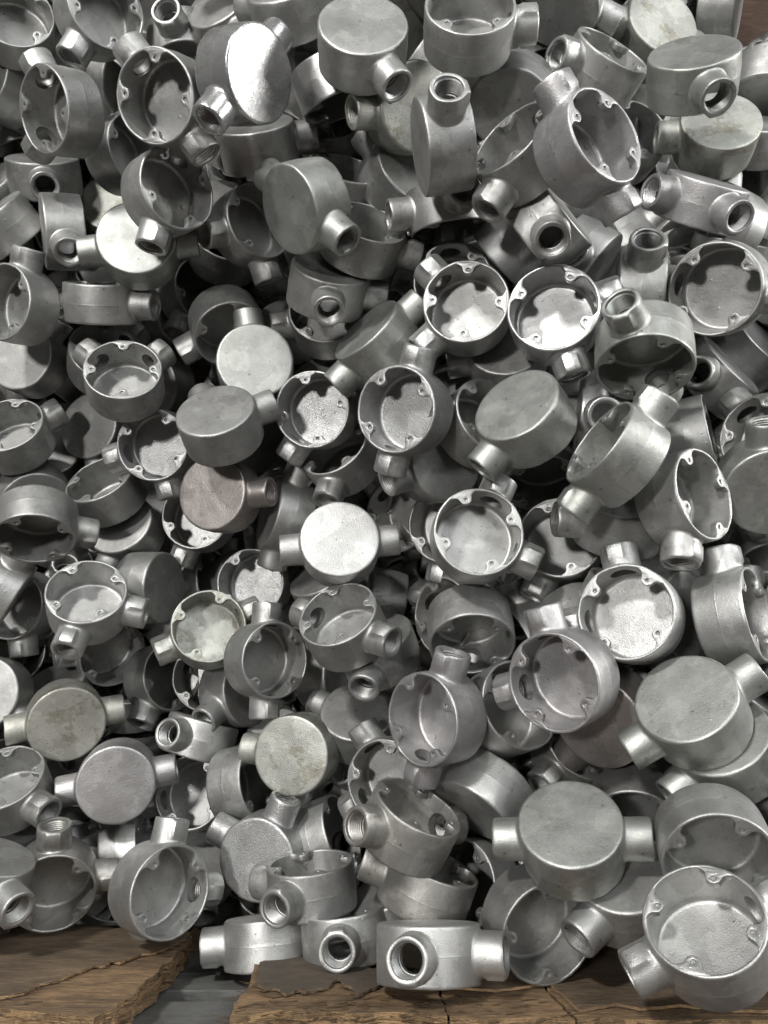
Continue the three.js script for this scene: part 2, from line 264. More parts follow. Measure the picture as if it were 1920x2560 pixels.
function lugGeometry() { // inward tongue with a screw hole, at 45 degrees to the spouts
  const s = new THREE.Shape();
  s.moveTo(-9.4, 28.5); s.bezierCurveTo(-6.2, 28.0, -4.7, 27.0, -4.4, 25.0); s.bezierCurveTo(-4.3, 19.9, 4.3, 19.9, 4.4, 25.0); s.bezierCurveTo(4.7, 27.0, 6.2, 28.0, 9.4, 28.5);
  s.lineTo(8.6, 29.8); s.quadraticCurveTo(0, 31.8, -8.6, 29.8); s.closePath();
  const h = new THREE.Path(); h.absarc(0, 24.6, 1.3, 0, Math.PI * 2, true); s.holes.push(h);
  const g = new THREE.ExtrudeGeometry(s, { depth: 3.6, curveSegments: 5, bevelEnabled: true, bevelThickness: 0.5, bevelSize: 0.5, bevelOffset: -0.5, bevelSegments: 2 });
  g.rotateX(Math.PI / 2); g.translate(0, 32.45, 0); // y from 28 to 32.9
  const p = g.attributes.position, uv = new Float32Array(p.count * 2); for (let i = 0; i < p.count; i++) { uv[2 * i] = p.getX(i) / 64; uv[2 * i + 1] = (p.getZ(i) + p.getY(i)) / 64; } g.setAttribute('uv', new THREE.BufferAttribute(uv, 2));
  return toCreasedNormals(g, 0.6);
}
function screwGeometry() { const g = new THREE.CylinderGeometry(1.5, 1.5, 1.2, 10); g.translate(0, 31.0, 24.6); return g; }
const SPOUTS = { 0: [], 1: [0], 2: [0, 2], L: [0, 1] };
const scaleMM = (g) => { g.scale(MM, MM, MM); return g; };
const BODY = {}, VARIANTS = 5; // each casting differs a little in shape and in where its skin is marked
for (const k in SPOUTS) BODY[k] = Array.from({ length: VARIANTS }, (_, v) => { phase = v; return scaleMM(bodyGeometry(SPOUTS[k], 80)); });
phase = 0;
const SPOUT = scaleMM(spoutGeometry(18)), LUG = scaleMM(lugGeometry()), PIN = scaleMM(screwGeometry());
function makeBox(type, mat, variant) {
  const g = new THREE.Group(), m = METAL[mat];
  mesh('body', BODY[type][variant], m, g);
  for (const k of SPOUTS[type]) mesh('spout', SPOUT, m, g).rotation.y = -k * Math.PI / 2;
  for (let k = 0; k < 4; k++) { const l = mesh('lug', LUG, m, g); l.rotation.y = Math.PI / 4 + k * Math.PI / 2; mesh('screw_hole', PIN, m, l); }
  return g;
}
const protos = {};
// x, y, z of the back's centre (mm), turn (quaternion), spouts, finish, label
const BOXES = [
  [-325.6, 640, -815.8, 0.1698, -0.5416, -0.3982, 0.7206, "0", "light", "open box cut off by the upper left corner, pale cavity up"],
  [-246.6, 654.2, -786.1, 0.0187, 0.6062, 0.577, -0.547, "1", "light", "open box at the top edge with one blunt spout pointing down"],
  [-153.8, 608.2, -666.5, 0.5889, -0.4325, -0.1447, 0.6672, "2", "mid", "two-spout open box near upper left with a sharp scalloped shadow inside"],
  [-243.7, 594.6, -706.5, -0.3943, 0.7831, 0.479, -0.043, "L", "mid", "tipped two-spout open box by the left edge showing two dark bores inside"],
  [-214, 669, -851.2, 0.6626, -0.452, -0.3611, 0.4757, "0", "dark", "dark open box at the top edge, only a thin lugged rim showing"],
  [-313.3, 548, -782.9, 0.8182, -0.0077, 0.5737, 0.0368, "1", "dark", "shaded box whose round spout mouth faces out beneath the tipped two-bore box"],
  [-374.5, 526, -785.7, 0.789, 0.212, -0.5761, -0.0248, "1", "light", "pale box cut by the left edge, bright spout pointing up and right"],
  [-356, 609.8, -809.8, -0.3729, -0.4635, 0.7916, -0.1399, "1", "mid", "plain box side sliced off by the upper left edge of the picture"],
  [-347.5, 514.7, -725.6, 0.4882, 0.1643, -0.8367, 0.1862, "1", "light", "pale box lying on its rim at the left edge, only curved wall visible"],
  [-297.7, 502.3, -708.6, 0.6168, 0.3292, 0.4405, -0.5631, "1", "light", "box standing on edge at upper left, spout mouth facing out at its foot"],
  [-257.8, 506.3, -792.9, 0.5321, 0.2342, -0.7734, -0.2527, "1", "green", "greenish flat back half hidden beside the pale bright two-spout disc"],
  [-202.6, 511.4, -661, -0.9152, 0.0233, 0.104, 0.3886, "2", "matte", "pale flat-backed two-spout box at left with a glittering lower edge"],
  [-241.1, 439.2, -791.5, 0.9699, 0.0276, -0.2147, -0.1119, "1", "dark", "shaded box wedged under the pale bright disc, one spout mouth right"],
  [-245.3, 549.3, -770.8, -0.1507, 0.1795, 0.5845, -0.7768, "0", "dark", "dark open box behind the scalloped-shadow box, one lug on its rim"],
  [-182.9, 539, -671.4, 0.0039, 0.5514, 0.5541, -0.6237, "2", "light", "open box with smooth pale floor, blunt spout hanging down over the pale disc"],
  [-177.1, 643.9, -819.7, -0.6437, -0.3121, -0.674, -0.1844, "1", "light", "open box facing down beside the mirror-bright disc, spout pointing up left"],
  [-86.3, 631.2, -633.8, 0.5626, -0.1396, -0.4968, -0.646, "2", "mirror", "flat-backed box near the top with a white mirror-bright streak"],
  [-105.7, 587.2, -713.6, 0.9898, 0.0567, -0.1286, -0.0247, "1", "light", "box lying level beneath the mirror-bright disc, spout mouth to the right"],
  [-139.6, 520.4, -745.7, -0.6787, -0.0097, 0.713, 0.1758, "1", "mid", "small glimpse of a box and spout left of the large tilted back"],
  [-124.7, 501.1, -712, -0.1779, 0.3506, 0.4812, -0.7835, "L", "mid", "open box under the large tilted back, one spout left and one down"],
  [-153.8, 457.4, -757.3, 0.1684, 0.027, -0.156, 0.9729, "0", "dark", "dark shallow open box below and left of the two-spout ring"],
  [-305.1, 447.4, -668.2, -0.278, -0.4272, -0.4187, -0.7516, "1", "mid", "open box cut by the left edge, lugged mouth facing left, spout on top"],
  [-333.5, 400.3, -676.9, 0.8337, 0.2361, -0.3646, -0.3409, "1", "dark", "round-backed box at the left edge with a spout mouth opening upward"],
  [-245.9, 435.6, -668.5, -0.1482, -0.0812, -0.0127, 0.9855, "1", "mid", "shallow box seen side-on at left, faceted spout to its right"],
  [-259.6, 383.9, -679.6, -0.2885, -0.5008, 0.0418, -0.815, "1", "dark", "dark open box directly behind the box with two dark bores and square light patch"],
  [-224.2, 386.6, -627.7, 0.145, 0.9295, 0.172, 0.2922, "L", "mid", "upright open box at left with two dark bores high inside its wall"],
  [-228.5, 358.6, -702.2, -0.0947, -0.5219, 0.8341, -0.1513, "1", "dark", "dark disc edge peeking out right of the upright two-bore box"],
  [-195.7, 409.1, -752.7, 0.7534, -0.3028, -0.3099, -0.4947, "1", "dark", "nearly black flat disc in the shade right of the side-on shallow box"],
  [-192.2, 421.6, -757.8, 0.0798, 0.6399, 0.4901, -0.5865, "1", "dark", "dark open box above left of centre with a small glinting spout end"],
  [-144, 432.9, -687.5, 0.0355, -0.6026, -0.7576, 0.2483, "1", "mid", "open box behind the matte disc, bright spout pointing lower left"],
  [-107.6, 423, -616.2, -0.5701, -0.2602, 0.7139, 0.3124, "1", "matte", "matte grey disc left of centre, its spout pointing straight up"],
  [-147, 367.2, -684.6, -0.2089, -0.6054, 0.661, -0.391, "1", "dark", "dark box showing only a small ring mouth under the matte grey disc"],
  [-134.4, 404.4, -563.7, 0.9674, 0.0836, -0.226, -0.0781, "L", "dark", "dark stained flat-backed box tilted right, above the brownish disc"],
  [-282.1, 332.4, -668.4, 0.6101, -0.164, 0.6696, -0.3906, "1", "dark", "dark disc half lit at its right, under the upright two-bore box"],
  [-332.6, 329.6, -629.3, -0.1418, -0.3531, -0.0614, -0.9227, "1", "dark", "dim open box at the left edge with a square spout to the right"],
  [-331.2, 303, -675, 0.528, 0.0999, -0.8203, -0.1957, "1", "dark", "dim box wall below the left-edge open box with square spout"],
  [-316.7, 287, -599.6, 0.7384, -0.3541, 0.0529, -0.5715, "1", "dark", "dim disc showing only a crescent above the downward-opening left-edge box"],
  [-292.6, 315.6, -552.8, 0.7541, -0.0783, -0.2534, 0.6008, "1", "dark", "downward-opening box at the left edge with a cracked inner seam"],
  [-324, 234.4, -531.9, -0.0951, 0.0943, 0.443, 0.8865, "1", "light", "box on edge at lower left edge, smooth lit wall, spout upward"],
  [-337.8, 192.7, -570.6, 0.3457, -0.6097, -0.2249, 0.6769, "1", "dark", "dim open box behind the smooth lit wall, faceted spout pointing down"],
  [-247.9, 244.8, -500.2, 0.1028, -0.042, -0.096, 0.9892, "L", "light", "pale clean open box at left with faceted spouts right and below"],
  [-196.4, 234.7, -546.1, 0.7344, -0.5328, -0.2473, -0.34, "1", "dark", "black shaded disc standing on edge right of the pale clean open box"],
  [-250.7, 279.4, -612.6, 0.1096, -0.4792, 0.0773, 0.8674, "0", "dark", "dim open box stacked on a smooth disc left of the brownish disc"],
  [-246.1, 268, -599.4, 0.56, -0.1147, 0.7995, -0.1844, "1", "dark", "smooth dim disc under the stacked open box, spout pointing down"],
  [-228.5, 256.5, -662.9, 0.6173, 0.0504, -0.763, -0.1852, "1", "dark", "deeply shaded box left of the brownish disc"],
  [-201.2, 330.6, -633.2, 0.4022, -0.5443, -0.2732, 0.6837, "L", "gritty", "open box at left with a brilliant white floor and scalloped shadow"],
  [-146.4, 326.2, -562.3, 0.9018, 0.1502, 0.0576, -0.4011, "1", "brown", "brownish flat-backed box with a glittering lower edge, spout mouth right"],
  [-174.4, 249.3, -629.3, 0.2369, -0.7639, -0.309, 0.5146, "1", "mid", "open box tucked under the brownish disc, pale spout below"],
  [-97, 218.3, -647, 0.3383, -0.8605, -0.3513, 0.1471, "1", "mid", "half hidden open box between the brownish disc and the white round back"],
  [-103.1, 293, -581.1, -0.8011, -0.5318, 0.2652, -0.0706, "2", "light", "box on edge left of the white round back, spouts up and down"],
  [-35.3, 318.7, -508, 0.9559, -0.0075, -0.0659, -0.286, "2", "white", "white sparkling round back at the centre with spouts left and right"],
  [-29.6, 326.8, -597.2, -0.2394, 0.7848, -0.0386, -0.5703, "1", "mid", "open box above the white round back, blunt spout pointing down"],
  [-52.6, 375.8, -612.7, 0.3118, -0.7905, -0.3756, 0.3699, "1", "gritty", "open box left of centre with a coarse sparkling floor"],
  [23.7, 413.7, -540.4, -0.4518, 0.7512, 0.238, -0.4183, "2", "gritty", "open box at the centre with pitted floor and dark crescent shadow"],
  [-15.1, 458.7, -596.5, 0.9257, 0.3326, -0.1702, 0.0579, "2", "matte", "diagonal two-spout box on edge above the pitted-floor box"],
  [-50.9, 423.8, -681.6, -0.0212, 0.9427, 0.3219, -0.0848, "2", "dark", "shaded open box behind the diagonal box, spout mouth at left"],
  [-82.8, 426.4, -707.9, 0.5338, 0.0496, -0.8417, -0.0637, "1", "dark", "hidden box showing a thin ring mouth left of the shaded open box"],
  [-42, 494.5, -635.1, -0.7283, 0.093, -0.6762, -0.0598, "L", "mid", "box under the large tilted back with a ring mouth facing out"],
  [-69.8, 546.6, -604.6, -0.3808, -0.687, 0.5987, -0.1568, "2", "matte", "large tilted flat back at upper centre, spout mouth facing lower right"],
  [-39.3, 523.6, -707.7, -0.0543, -0.0408, 0.1207, -0.9904, "1", "mid", "shallow tipped open box behind the large tilted back, shiny spout right"],
  [-21.7, 496.5, -651, 0.08, 0.0035, -0.147, 0.9859, "1", "mid", "curved box wall right of the large tilted back, bore hole inside"],
  [48, 547.4, -664.1, 0.1118, 0.2719, 0.9547, -0.0457, "L", "mid", "box facing down at upper centre with ring spout mouths left and right"],
  [59.5, 466.3, -655, 0.2544, 0.6434, 0.3713, 0.6192, "1", "mid", "open ring directly behind the box with half lit floor right of centre"],
  [65.5, 468.9, -593.1, 0.2042, -0.8703, -0.3474, 0.2831, "L", "light", "open box right of centre with half lit floor, spouts on its left"],
  [95.7, 451.6, -588.9, -0.0201, 0.2523, -0.9629, 0.0937, "1", "light", "pale disc under the half lit open box, spout to the left"],
  [126, 477.1, -558.1, -0.3685, -0.07, -0.1665, -0.9119, "L", "shiny", "open box with blazing white floor, faceted spout hanging below"],
  [248.8, 500.4, -567.9, 0.5644, -0.2249, 0.2169, 0.7641, "2", "mid", "grey-floored open box at right set inside another open ring"],
  [264.5, 478, -624.3, 0.4675, -0.3125, -0.0474, 0.8256, "0", "mid", "open ring just behind the grey-floored box at the right"],
  [178.9, 485.8, -519.8, 0.7494, -0.3177, -0.3602, 0.4558, "2", "matte", "large box opening downward at right, thick ring spout on top"],
  [167.5, 419.8, -449.1, -0.4441, 0.8714, -0.1754, -0.1127, "2", "matte", "diagonal open box on edge at right with bright spouts at both ends"],
  [194.9, 384.4, -458.7, -0.0354, -0.6476, -0.4231, 0.6327, "1", "mid", "open box facing right at the right side, thick spout mouth below"],
  [270.3, 391.9, -462.4, 0.5372, 0.537, -0.5524, -0.3434, "L", "matte", "round-backed box at the right edge, ring mouth on top and spout left"],
  [302.4, 393.4, -528, -0.1668, 0.6859, 0.4657, 0.5337, "1", "mid", "open box behind the ring mouth at the right edge"],
  [278.1, 431.8, -590.7, 0.3324, -0.1349, 0.8866, 0.2919, "1", "light", "box right of the large downward-opening box with a ring mouth left"],
  [317.1, 437.2, -624.6, 0.8527, -0.2141, -0.4292, -0.2069, "1", "shiny", "bright box wall under the grey-floored box at the right edge"],
  [220.7, 386.5, -537.5, 0.0668, 0.3169, 0.5307, -0.7832, "0", "mid", "box on edge at right, streaked wall between the diagonal and edge boxes"],
  [146.5, 416.1, -536.4, -0.5606, -0.6417, -0.4254, 0.3049, "1", "shiny", "glossy box on edge left of the diagonal open box, ring mouth outward"],
  [90.9, 445, -494.6, -0.2726, 0.0113, -0.9137, 0.3011, "1", "matte", "smooth olive-grey tilted back right of centre, blunt spout at its foot"],
  [68.2, 385.4, -558.5, 0.2311, 0.9391, 0.2525, -0.0289, "1", "mid", "box under the olive-grey tilted back, square spout pointing left"],
  [50.1, 371.5, -539.3, 0.2525, -0.4618, 0.8405, 0.1289, "1", "mid", "round-backed box above the paired open boxes, ring mouth left"],
  [62, 302.3, -546.5, -0.4003, 0.7411, 0.2169, -0.4935, "2", "light", "left one of two overlapping open boxes right of the white round back"],
  [65.9, 342.5, -471.5, -0.2918, -0.5092, -0.1718, -0.7912, "L", "light", "front one of two overlapping open boxes, stained pale floor facing out"],
  [29.5, 280.8, -597.2, -0.1024, 0.7183, 0.5505, 0.413, "1", "mid", "shaded open box between the white round back and the overlapping pair"],
  [71.4, 247.5, -494.7, -0.2959, 0.7743, 0.4404, 0.345, "1", "mid", "open box below the overlapping pair, lug showing, spout mouth left"],
  [65.2, 284.7, -456.8, 0.5217, -0.4834, -0.4989, 0.4953, "1", "mid", "downward-opening box at lower centre with a black bore inside"],
  [48.5, 254.6, -383, -0.499, 0.778, 0.1059, -0.3668, "2", "pink", "smooth pinkish open box at lower centre, spouts above and below"],
  [-22.1, 176.2, -455.6, -0.2756, -0.0027, 0.9611, -0.0168, "1", "dark", "dark greenish oval back at lower centre, blunt spout to its left"],
  [13.6, 158.3, -403.4, -0.2982, 0.8839, 0.3038, -0.1935, "L", "mid", "shaded open box left of and below the pinkish open box"],
  [127.9, 304, -375.4, 0.3567, -0.8527, -0.3815, -0.0092, "L", "pink", "large open box lower right of centre, dark threaded bore at left wall"],
  [174.9, 324.9, -407.9, -0.2652, 0.914, 0.3047, 0.0392, "L", "white", "bright white open box at right, rim lugs and shadow islands on floor"],
  [-75.8, 168.2, -415.1, 0.0757, 0.39, -0.9108, 0.1121, "1", "green", "pale green matte disc at lower left of centre"],
  [-111.1, 199.2, -491.5, 0.0313, -0.5261, -0.4724, 0.7064, "2", "mid", "two-spout open box left of centre with a cracked seam at right"],
  [-121.5, 153.8, -498.5, -0.4032, 0.4002, -0.7556, -0.3261, "1", "mid", "flat back beside the cracked-seam box, spout mouth lower left"],
  [-26.3, 251.3, -462.4, -0.0858, 0.295, -0.1344, -0.9421, "2", "mid", "open box just below the white round back, bore left and ring mouth right"],
  [-8.7, 247.8, -472.2, -0.611, -0.1706, -0.7712, 0.0525, "1", "mid", "box with a ring mouth facing down onto the dark greenish oval back"],
  [-38.6, 153, -518, -0.7924, 0.4849, 0.1932, 0.3157, "1", "mid", "small box wall glimpsed right of the cracked-seam box"],
  [58.5, 190.8, -521.8, -0.4622, 0.8513, 0.2326, -0.0864, "1", "mid", "dim open box with rough spout above left of the pinkish box"],
  [83.6, 237.7, -399, -0.0805, 0.4852, 0.308, -0.8144, "0", "mid", "dim open box between the pinkish box and the threaded-bore box"],
  [62.8, 199.3, -342.1, 0.0461, 0.6588, -0.6343, 0.4019, "1", "light", "tipped box at lower centre, pale pitted wall up, dark back down left"],
  [9.8, 196.6, -317.2, 0.2692, 0.9193, -0.1468, -0.2468, "2", "warm", "tipped open box at lower centre, brownish wall and ring mouth left"],
  [24.6, 152.7, -296.9, -0.1479, -0.9254, 0.335, -0.0978, "1", "warm", "shallow open box below the brownish tipped box, ring mouth left"],
  [75, 133.3, -325.6, 0.2409, -0.0917, 0.3438, 0.903, "0", "dark", "dark open box with a thin rim arc right of the shallow brown box"],
  [-51.5, 126.7, -311.1, -0.1516, -0.785, 0.3314, 0.501, "L", "mid", "level open box above the broken planks, thick ring mouth lower left"],
  [-99.8, 121.6, -352.4, 0.7804, 0.3314, -0.4583, -0.2667, "L", "gritty", "round back at lower left, bright upper half and shaded lower half"],
  [-85.9, 115.2, -312, -0.041, -0.4753, -0.8786, 0.021, "1", "light", "rough box lying level above the plank gap, big spout pointing left"],
  [-24.6, 116.4, -281.3, -0.2393, -0.6503, 0.3468, 0.6321, "1", "light", "rough box lying on the torn veneer, one round mouth facing out"],
  [27.6, 203.3, -261.1, -0.5126, -0.3981, -0.7043, -0.2877, "L", "light", "side-on box resting on the planks, round mouth out and spout right"],
  [94.5, 177.4, -282.4, -0.3601, 0.2892, 0.2868, -0.8393, "0", "dark", "black-mouthed open box on the planks at lower right of centre"],
  [149.8, 230.2, -280, 0.34, 0.1282, 0.9297, -0.0597, "1", "mid", "dark-topped box under the big grey disc, spout mouth lower left"],
  [114.4, 262.6, -292, 0.0661, -0.0274, -0.9926, 0.0978, "2", "matte", "big grey flat-topped two-spout box at lower right"],
  [182.3, 247.9, -220.8, 0.1728, -0.9738, 0.0724, 0.129, "2", "light", "largest open box in the bottom right corner, bumpy floor"],
  [198.6, 261.3, -288.1, 0.5047, -0.5112, -0.2506, 0.649, "0", "mid", "dark open box just behind the bottom right corner box"],
  [177.1, 209.4, -342.8, -0.5054, 0.5981, 0.3033, -0.543, "0", "dark", "dark downward-opening box right of the big grey flat-topped box"],
  [186.9, 321.7, -339.5, -0.955, -0.267, 0.1282, -0.0158, "2", "matte", "large mottled flat back at lower right, spouts upper right and lower left"],
  [212, 294.2, -334, 0.2139, 0.1024, 0.9421, -0.237, "1", "matte", "disc stacked directly under the large mottled back, spout lower left"],
  [146.2, 270.1, -361.7, 0.2326, -0.3436, 0.7777, -0.4722, "1", "brown", "brown-tinged disc behind and below the threaded-bore box"],
  [141.3, 193.5, -395.9, -0.0669, -0.9009, -0.1736, 0.3922, "1", "dark", "black-mouthed open box under the brown-tinged disc, spout below"],
  [210.6, 224.8, -373, 0.3845, -0.0615, -0.8446, 0.3675, "1", "mid", "box glimpsed under the mottled back with a square spout end"],
  [223.1, 324.5, -404.5, 0.4707, 0.7395, -0.0649, 0.4769, "1", "light", "box on edge by the lower right edge, smooth pale band, square spout up"],
  [311, 312.1, -510.1, -0.2719, -0.5597, -0.6941, -0.3621, "1", "dark", "dark downward-opening box at the right edge behind the pale band"],
  [223.8, 291.8, -484.7, -0.9433, -0.0395, 0.2898, 0.1568, "1", "dark", "dark box above right of the bright white open box, small bright spout"],
  [172.7, 340.9, -473.7, -0.0292, -0.9943, 0.1017, 0.0145, "1", "mid", "curved box wall below the diagonal open box, ring mouth left"],
  [142, 311.8, -502.3, -0.2568, 0.8352, 0.1915, -0.447, "1", "mid", "dim open box right of the overlapping pair with faceted shadow inside"],
  [129.6, 362.3, -560.7, 0.6205, -0.4174, -0.4713, 0.4676, "0", "dark", "dim downward-opening box below the olive-grey tilted back"],
  [214.4, 316.1, -420.3, 0.8615, -0.3081, -0.1359, -0.3799, "1", "dark", "dark box and spout right of the bright white open box"],
  [-14.8, 660.5, -656.3, -0.8393, 0.153, -0.4683, 0.2299, "1", "light", "pale flat-topped box at the top centre, ring mouth at lower right"],
  [61.2, 643.1, -676.1, 0.2664, 0.0056, 0.0125, 0.9638, "1", "light", "deep open box cut by the top edge, black bore in its back wall"],
  [-44.5, 628.4, -722, 0.6764, -0.0259, -0.683, 0.2744, "0", "shiny", "glossy box tipped mouth-down left of the pale flat-topped box"],
  [-39.8, 549.1, -771.9, -0.1452, 0.6619, 0.0383, -0.7344, "0", "dark", "dark open box under the glossy tipped box"],
  [26.3, 605.6, -667.8, -0.1767, 0.6092, -0.7572, -0.1558, "1", "green", "dull greenish disc at upper centre behind the box with ring mouth up"],
  [24.6, 590.3, -595.5, -0.6497, -0.6873, -0.1526, 0.2867, "1", "mid", "box on edge at upper centre, thick ring mouth pointing up"],
  [22.6, 559.3, -688.7, -0.2214, -0.1886, 0.8888, 0.3542, "1", "dark", "dark oval back left of the edge-standing ring-mouth box"],
  [96.6, 601.6, -676.8, -0.255, -0.7911, 0.543, 0.1197, "1", "mid", "grey disc at upper right of centre, ring spout pointing up left"],
  [107.2, 573.5, -597.3, 0.3677, -0.8731, 0.0379, 0.318, "2", "mid", "tipped open box at upper right, faceted spout hanging lower left"],
  [121.2, 587.5, -560, 0.1997, -0.305, -0.3808, 0.8497, "2", "pink", "purplish open box at upper right, faceted spout hanging straight down"],
  [165.5, 610.4, -720.6, 0.1754, 0.9502, 0.1592, -0.2024, "1", "mid", "slanting box wall at upper right, ring mouth at its left end"],
  [223.4, 643.2, -660.2, 0.7279, 0.0131, 0.6699, -0.1458, "1", "matte", "level flat-topped box near the upper right corner, ring mouth facing out"],
  [231.6, 655.7, -772.8, 0.0103, -0.3643, 0.9205, 0.1413, "1", "green", "small tilted disc at the top right, blunt spout left"],
  [138.3, 664.5, -746.2, -0.4776, 0.026, -0.2091, 0.8529, "1", "mid", "disc at the top edge right of the deep open box, ring mouth right"],
  [326.3, 663.6, -866.2, -0.6381, 0.3638, 0.3814, 0.5613, "1", "light", "box on edge at the top right by the dark timber"],
  [344.2, 593.4, -803, -0.2269, 0.5034, -0.2972, 0.7789, "1", "mid", "box at the right edge beside the level flat-topped box"],
  [273.4, 590.2, -709.4, 0.0652, 0.2806, -0.9569, 0.0373, "1", "green", "olive flat-topped box beneath the level one, ring mouth at left"],
  [251.6, 557.4, -651.3, 0.1427, 0.0194, 0.9827, 0.1169, "L", "pink", "long slanting box wall at right with ring mouths at both ends"],
  [326.6, 578.6, -775.7, 0.8334, 0.0168, -0.5517, -0.0272, "1", "light", "pale box wall at the right edge under the olive flat-topped box"],
  [130.5, 550.5, -592.3, 0.6056, -0.2692, 0.6944, 0.2804, "1", "light", "slanting box wall at upper right with a ring mouth in its middle"],
  [165.7, 541.9, -656.8, -0.8581, 0.3448, 0.339, 0.1728, "1", "mid", "box whose ring mouth sits under the spout hanging from the purplish box"],
  [116, 520.9, -636, -0.7508, 0.3072, 0.5472, 0.2062, "1", "shiny", "bright slanting box wall above the blazing white open box"],
  [167.1, 497.3, -615.2, 0.1389, -0.6163, 0.5581, 0.5379, "1", "mid", "shaded box right of the bright slanting wall, mouth pointing up left"],
  [173.8, 493.2, -585.1, -0.6576, -0.718, -0.2171, 0.0697, "1", "mid", "box on edge left of the grey-floored box, ring mouth pointing up"],
  [206.3, 553.1, -759.6, -0.2636, 0.2204, 0.1828, -0.9212, "0", "mid", "small rim glimpsed right of the purplish open box"],
  [15.1, 646.4, -749.3, -0.6318, 0.3571, -0.0088, 0.6879, "1", "green", "dull disc edge right of the pale flat-topped box"],
  [24.5, 675.8, -716.8, 0.1633, 0.6688, -0.3754, 0.6206, "1", "mid", "dark box corner at the top edge left of the deep open box"],
  [-74.8, 682.4, -723.8, -0.2622, -0.177, 0.9465, -0.0644, "1", "light", "pale curved wall cut by the top edge, ring mouth at left"],
  [-137.8, 669, -790.1, 0.79, 0.0377, 0.5308, -0.3045, "1", "mid", "box at the top edge with a thin ring mouth above the bright disc"],
  [-105.5, 635.2, -853.3, -0.6334, -0.2468, 0.2663, -0.6833, "0", "dark", "black open box behind the right spout of the mirror-bright disc"],
  [-278.1, 144.5, -566.6, 0.3149, 0.7952, 0.5035, -0.1226, "1", "mid", "open box under the pale clean open box, dull floor and three lugs"],
  [-223.4, 128.7, -534.3, 0.1957, 0.6523, 0.4454, -0.5812, "1", "dark", "dark open box at lower left with faceted spout pointing down left"],
  [-162.4, 128.1, -539.6, -0.3688, 0.0186, -0.0469, -0.9281, "0", "mid", "open box with a bright left rim behind the cracked-seam box"],
  [-157.3, 201, -521, 0.0321, 0.9217, 0.2938, -0.2512, "2", "green", "stained two-spout open box facing straight out at lower left"],
  [-204.2, 177.9, -611.8, -0.5859, -0.7441, 0.1768, -0.2678, "0", "mid", "curved box wall above the stained two-spout open box"],
  [-118.1, 205.4, -584.6, 0.4001, -0.1087, 0.0325, 0.9094, "0", "gritty", "open box with gritty floor above right of the stained open box"],
  [-270.2, 162.7, -451.6, 0.8525, -0.1645, -0.1385, -0.4764, "2", "stain", "stained greenish disc at lower left, spouts left and right"],
  [-310.5, 143, -515.9, 0.2335, -0.0358, -0.9645, 0.1183, "1", "dark", "dark box behind the stained greenish disc, pale spout upper left"],
  [-350.9, 172.5, -477.8, 0.8878, -0.1143, 0.2871, -0.3411, "1", "dark", "dark disc at the left edge beside the stained greenish disc"],
  [-220.7, 140.7, -406.9, -0.8895, 0.0565, 0.114, 0.4389, "2", "pink", "smooth pale pinkish disc at lower left, spouts left and right"],
  [-230.6, 86.7, -484.9, 0.6131, -0.1975, -0.7621, 0.066, "1", "dark", "dark disc edge between the two lower left round backs"],
  [-306.3, 123.5, -403, 0.009, 0.2585, -0.0209, -0.9657, "1", "dark", "dim open box at the lower left edge, ring mouth at its right"],
  [-161.8, 132.8, -482.5, -0.4559, -0.2798, -0.7762, -0.3339, "1", "light", "small slanting box wall at lower left, ring mouth at left end"],
  [-168.3, 67.6, -450.8, -0.0682, 0.9559, 0.2743, -0.0799, "1", "mid", "open box at lower left with a small jagged patch of light inside"],
  [-137, 107.7, -429.1, -0.515, -0.7376, 0.2036, -0.3863, "0", "dark", "dark open box on edge left of and below the pale green disc"],
  [-283.2, 169.2, -328.2, 0.8746, -0.0456, 0.3151, 0.3656, "1", "mid", "box in the lower left corner, ring mouth facing out above the plank"],
  [-266, 94.5, -360.1, 0.4786, 0.6384, 0.2443, 0.5511, "L", "warm", "brownish open box resting on the left plank, shiny spout upper right"],
  [-175.5, 133, -325.7, 0.4782, 0.6639, -0.0626, 0.5716, "L", "light", "two-spout open box resting on the broken end of the left plank"],
  [-194.2, 102.2, -332.2, 0.0245, 0.3576, -0.8332, 0.4211, "1", "dark", "box between the two plank-resting open boxes, large ring mouth"],
  [-238.2, 54.3, -395.4, -0.5421, -0.71, 0.3475, -0.2851, "0", "light", "pale curved wall behind the two plank-resting open boxes"],
  [-162.3, 52.2, -399, -0.7861, 0.0005, -0.6159, -0.0521, "1", "dark", "dark disc behind the open box on the broken plank end"],
  [-304.2, 100.8, -392.7, 0.5437, -0.1681, -0.8209, 0.0464, "1", "dark", "dark box under the ring-mouthed open box at the lower left edge"],
  [-63.2, 92.7, -382.8, 0.0864, 0.2084, -0.507, 0.8319, "1", "mid", "small curved wall right of the half lit round back"],
  [-74.5, 34.1, -407, 0.1851, 0.6613, -0.1382, -0.7136, "0", "dark", "dark rim right of the spout of the half lit round back"],
  [2.4, 133.6, -325.4, -0.4638, 0.1053, 0.8095, -0.3443, "1", "mid", "hidden box with a thin ring mouth under the shallow brown box"],
  [-57.5, 238.4, -561.2, -0.3766, -0.0049, 0.896, -0.2352, "1", "mid", "box under the white round back with a thin ring mouth left"],
  [-82.8, 193.9, -578.1, 0.667, 0.1108, -0.7168, -0.1704, "1", "dark", "dark disc below the thin ring mouth left of centre"],
  [-26.9, 290.7, -606.6, 0.8076, -0.3569, -0.1897, -0.4294, "1", "dark", "dark disc edge above right of the white round back"],
  [65.4, 406.7, -618, -0.7057, -0.0956, 0.7006, -0.0445, "1", "dark", "dim box above the square spout right of centre"],
  [-113.8, 331.2, -627, 0.6703, -0.5522, -0.0374, -0.4943, "1", "gritty", "gritty dark wall right of the dark stained flat-backed box"],
];
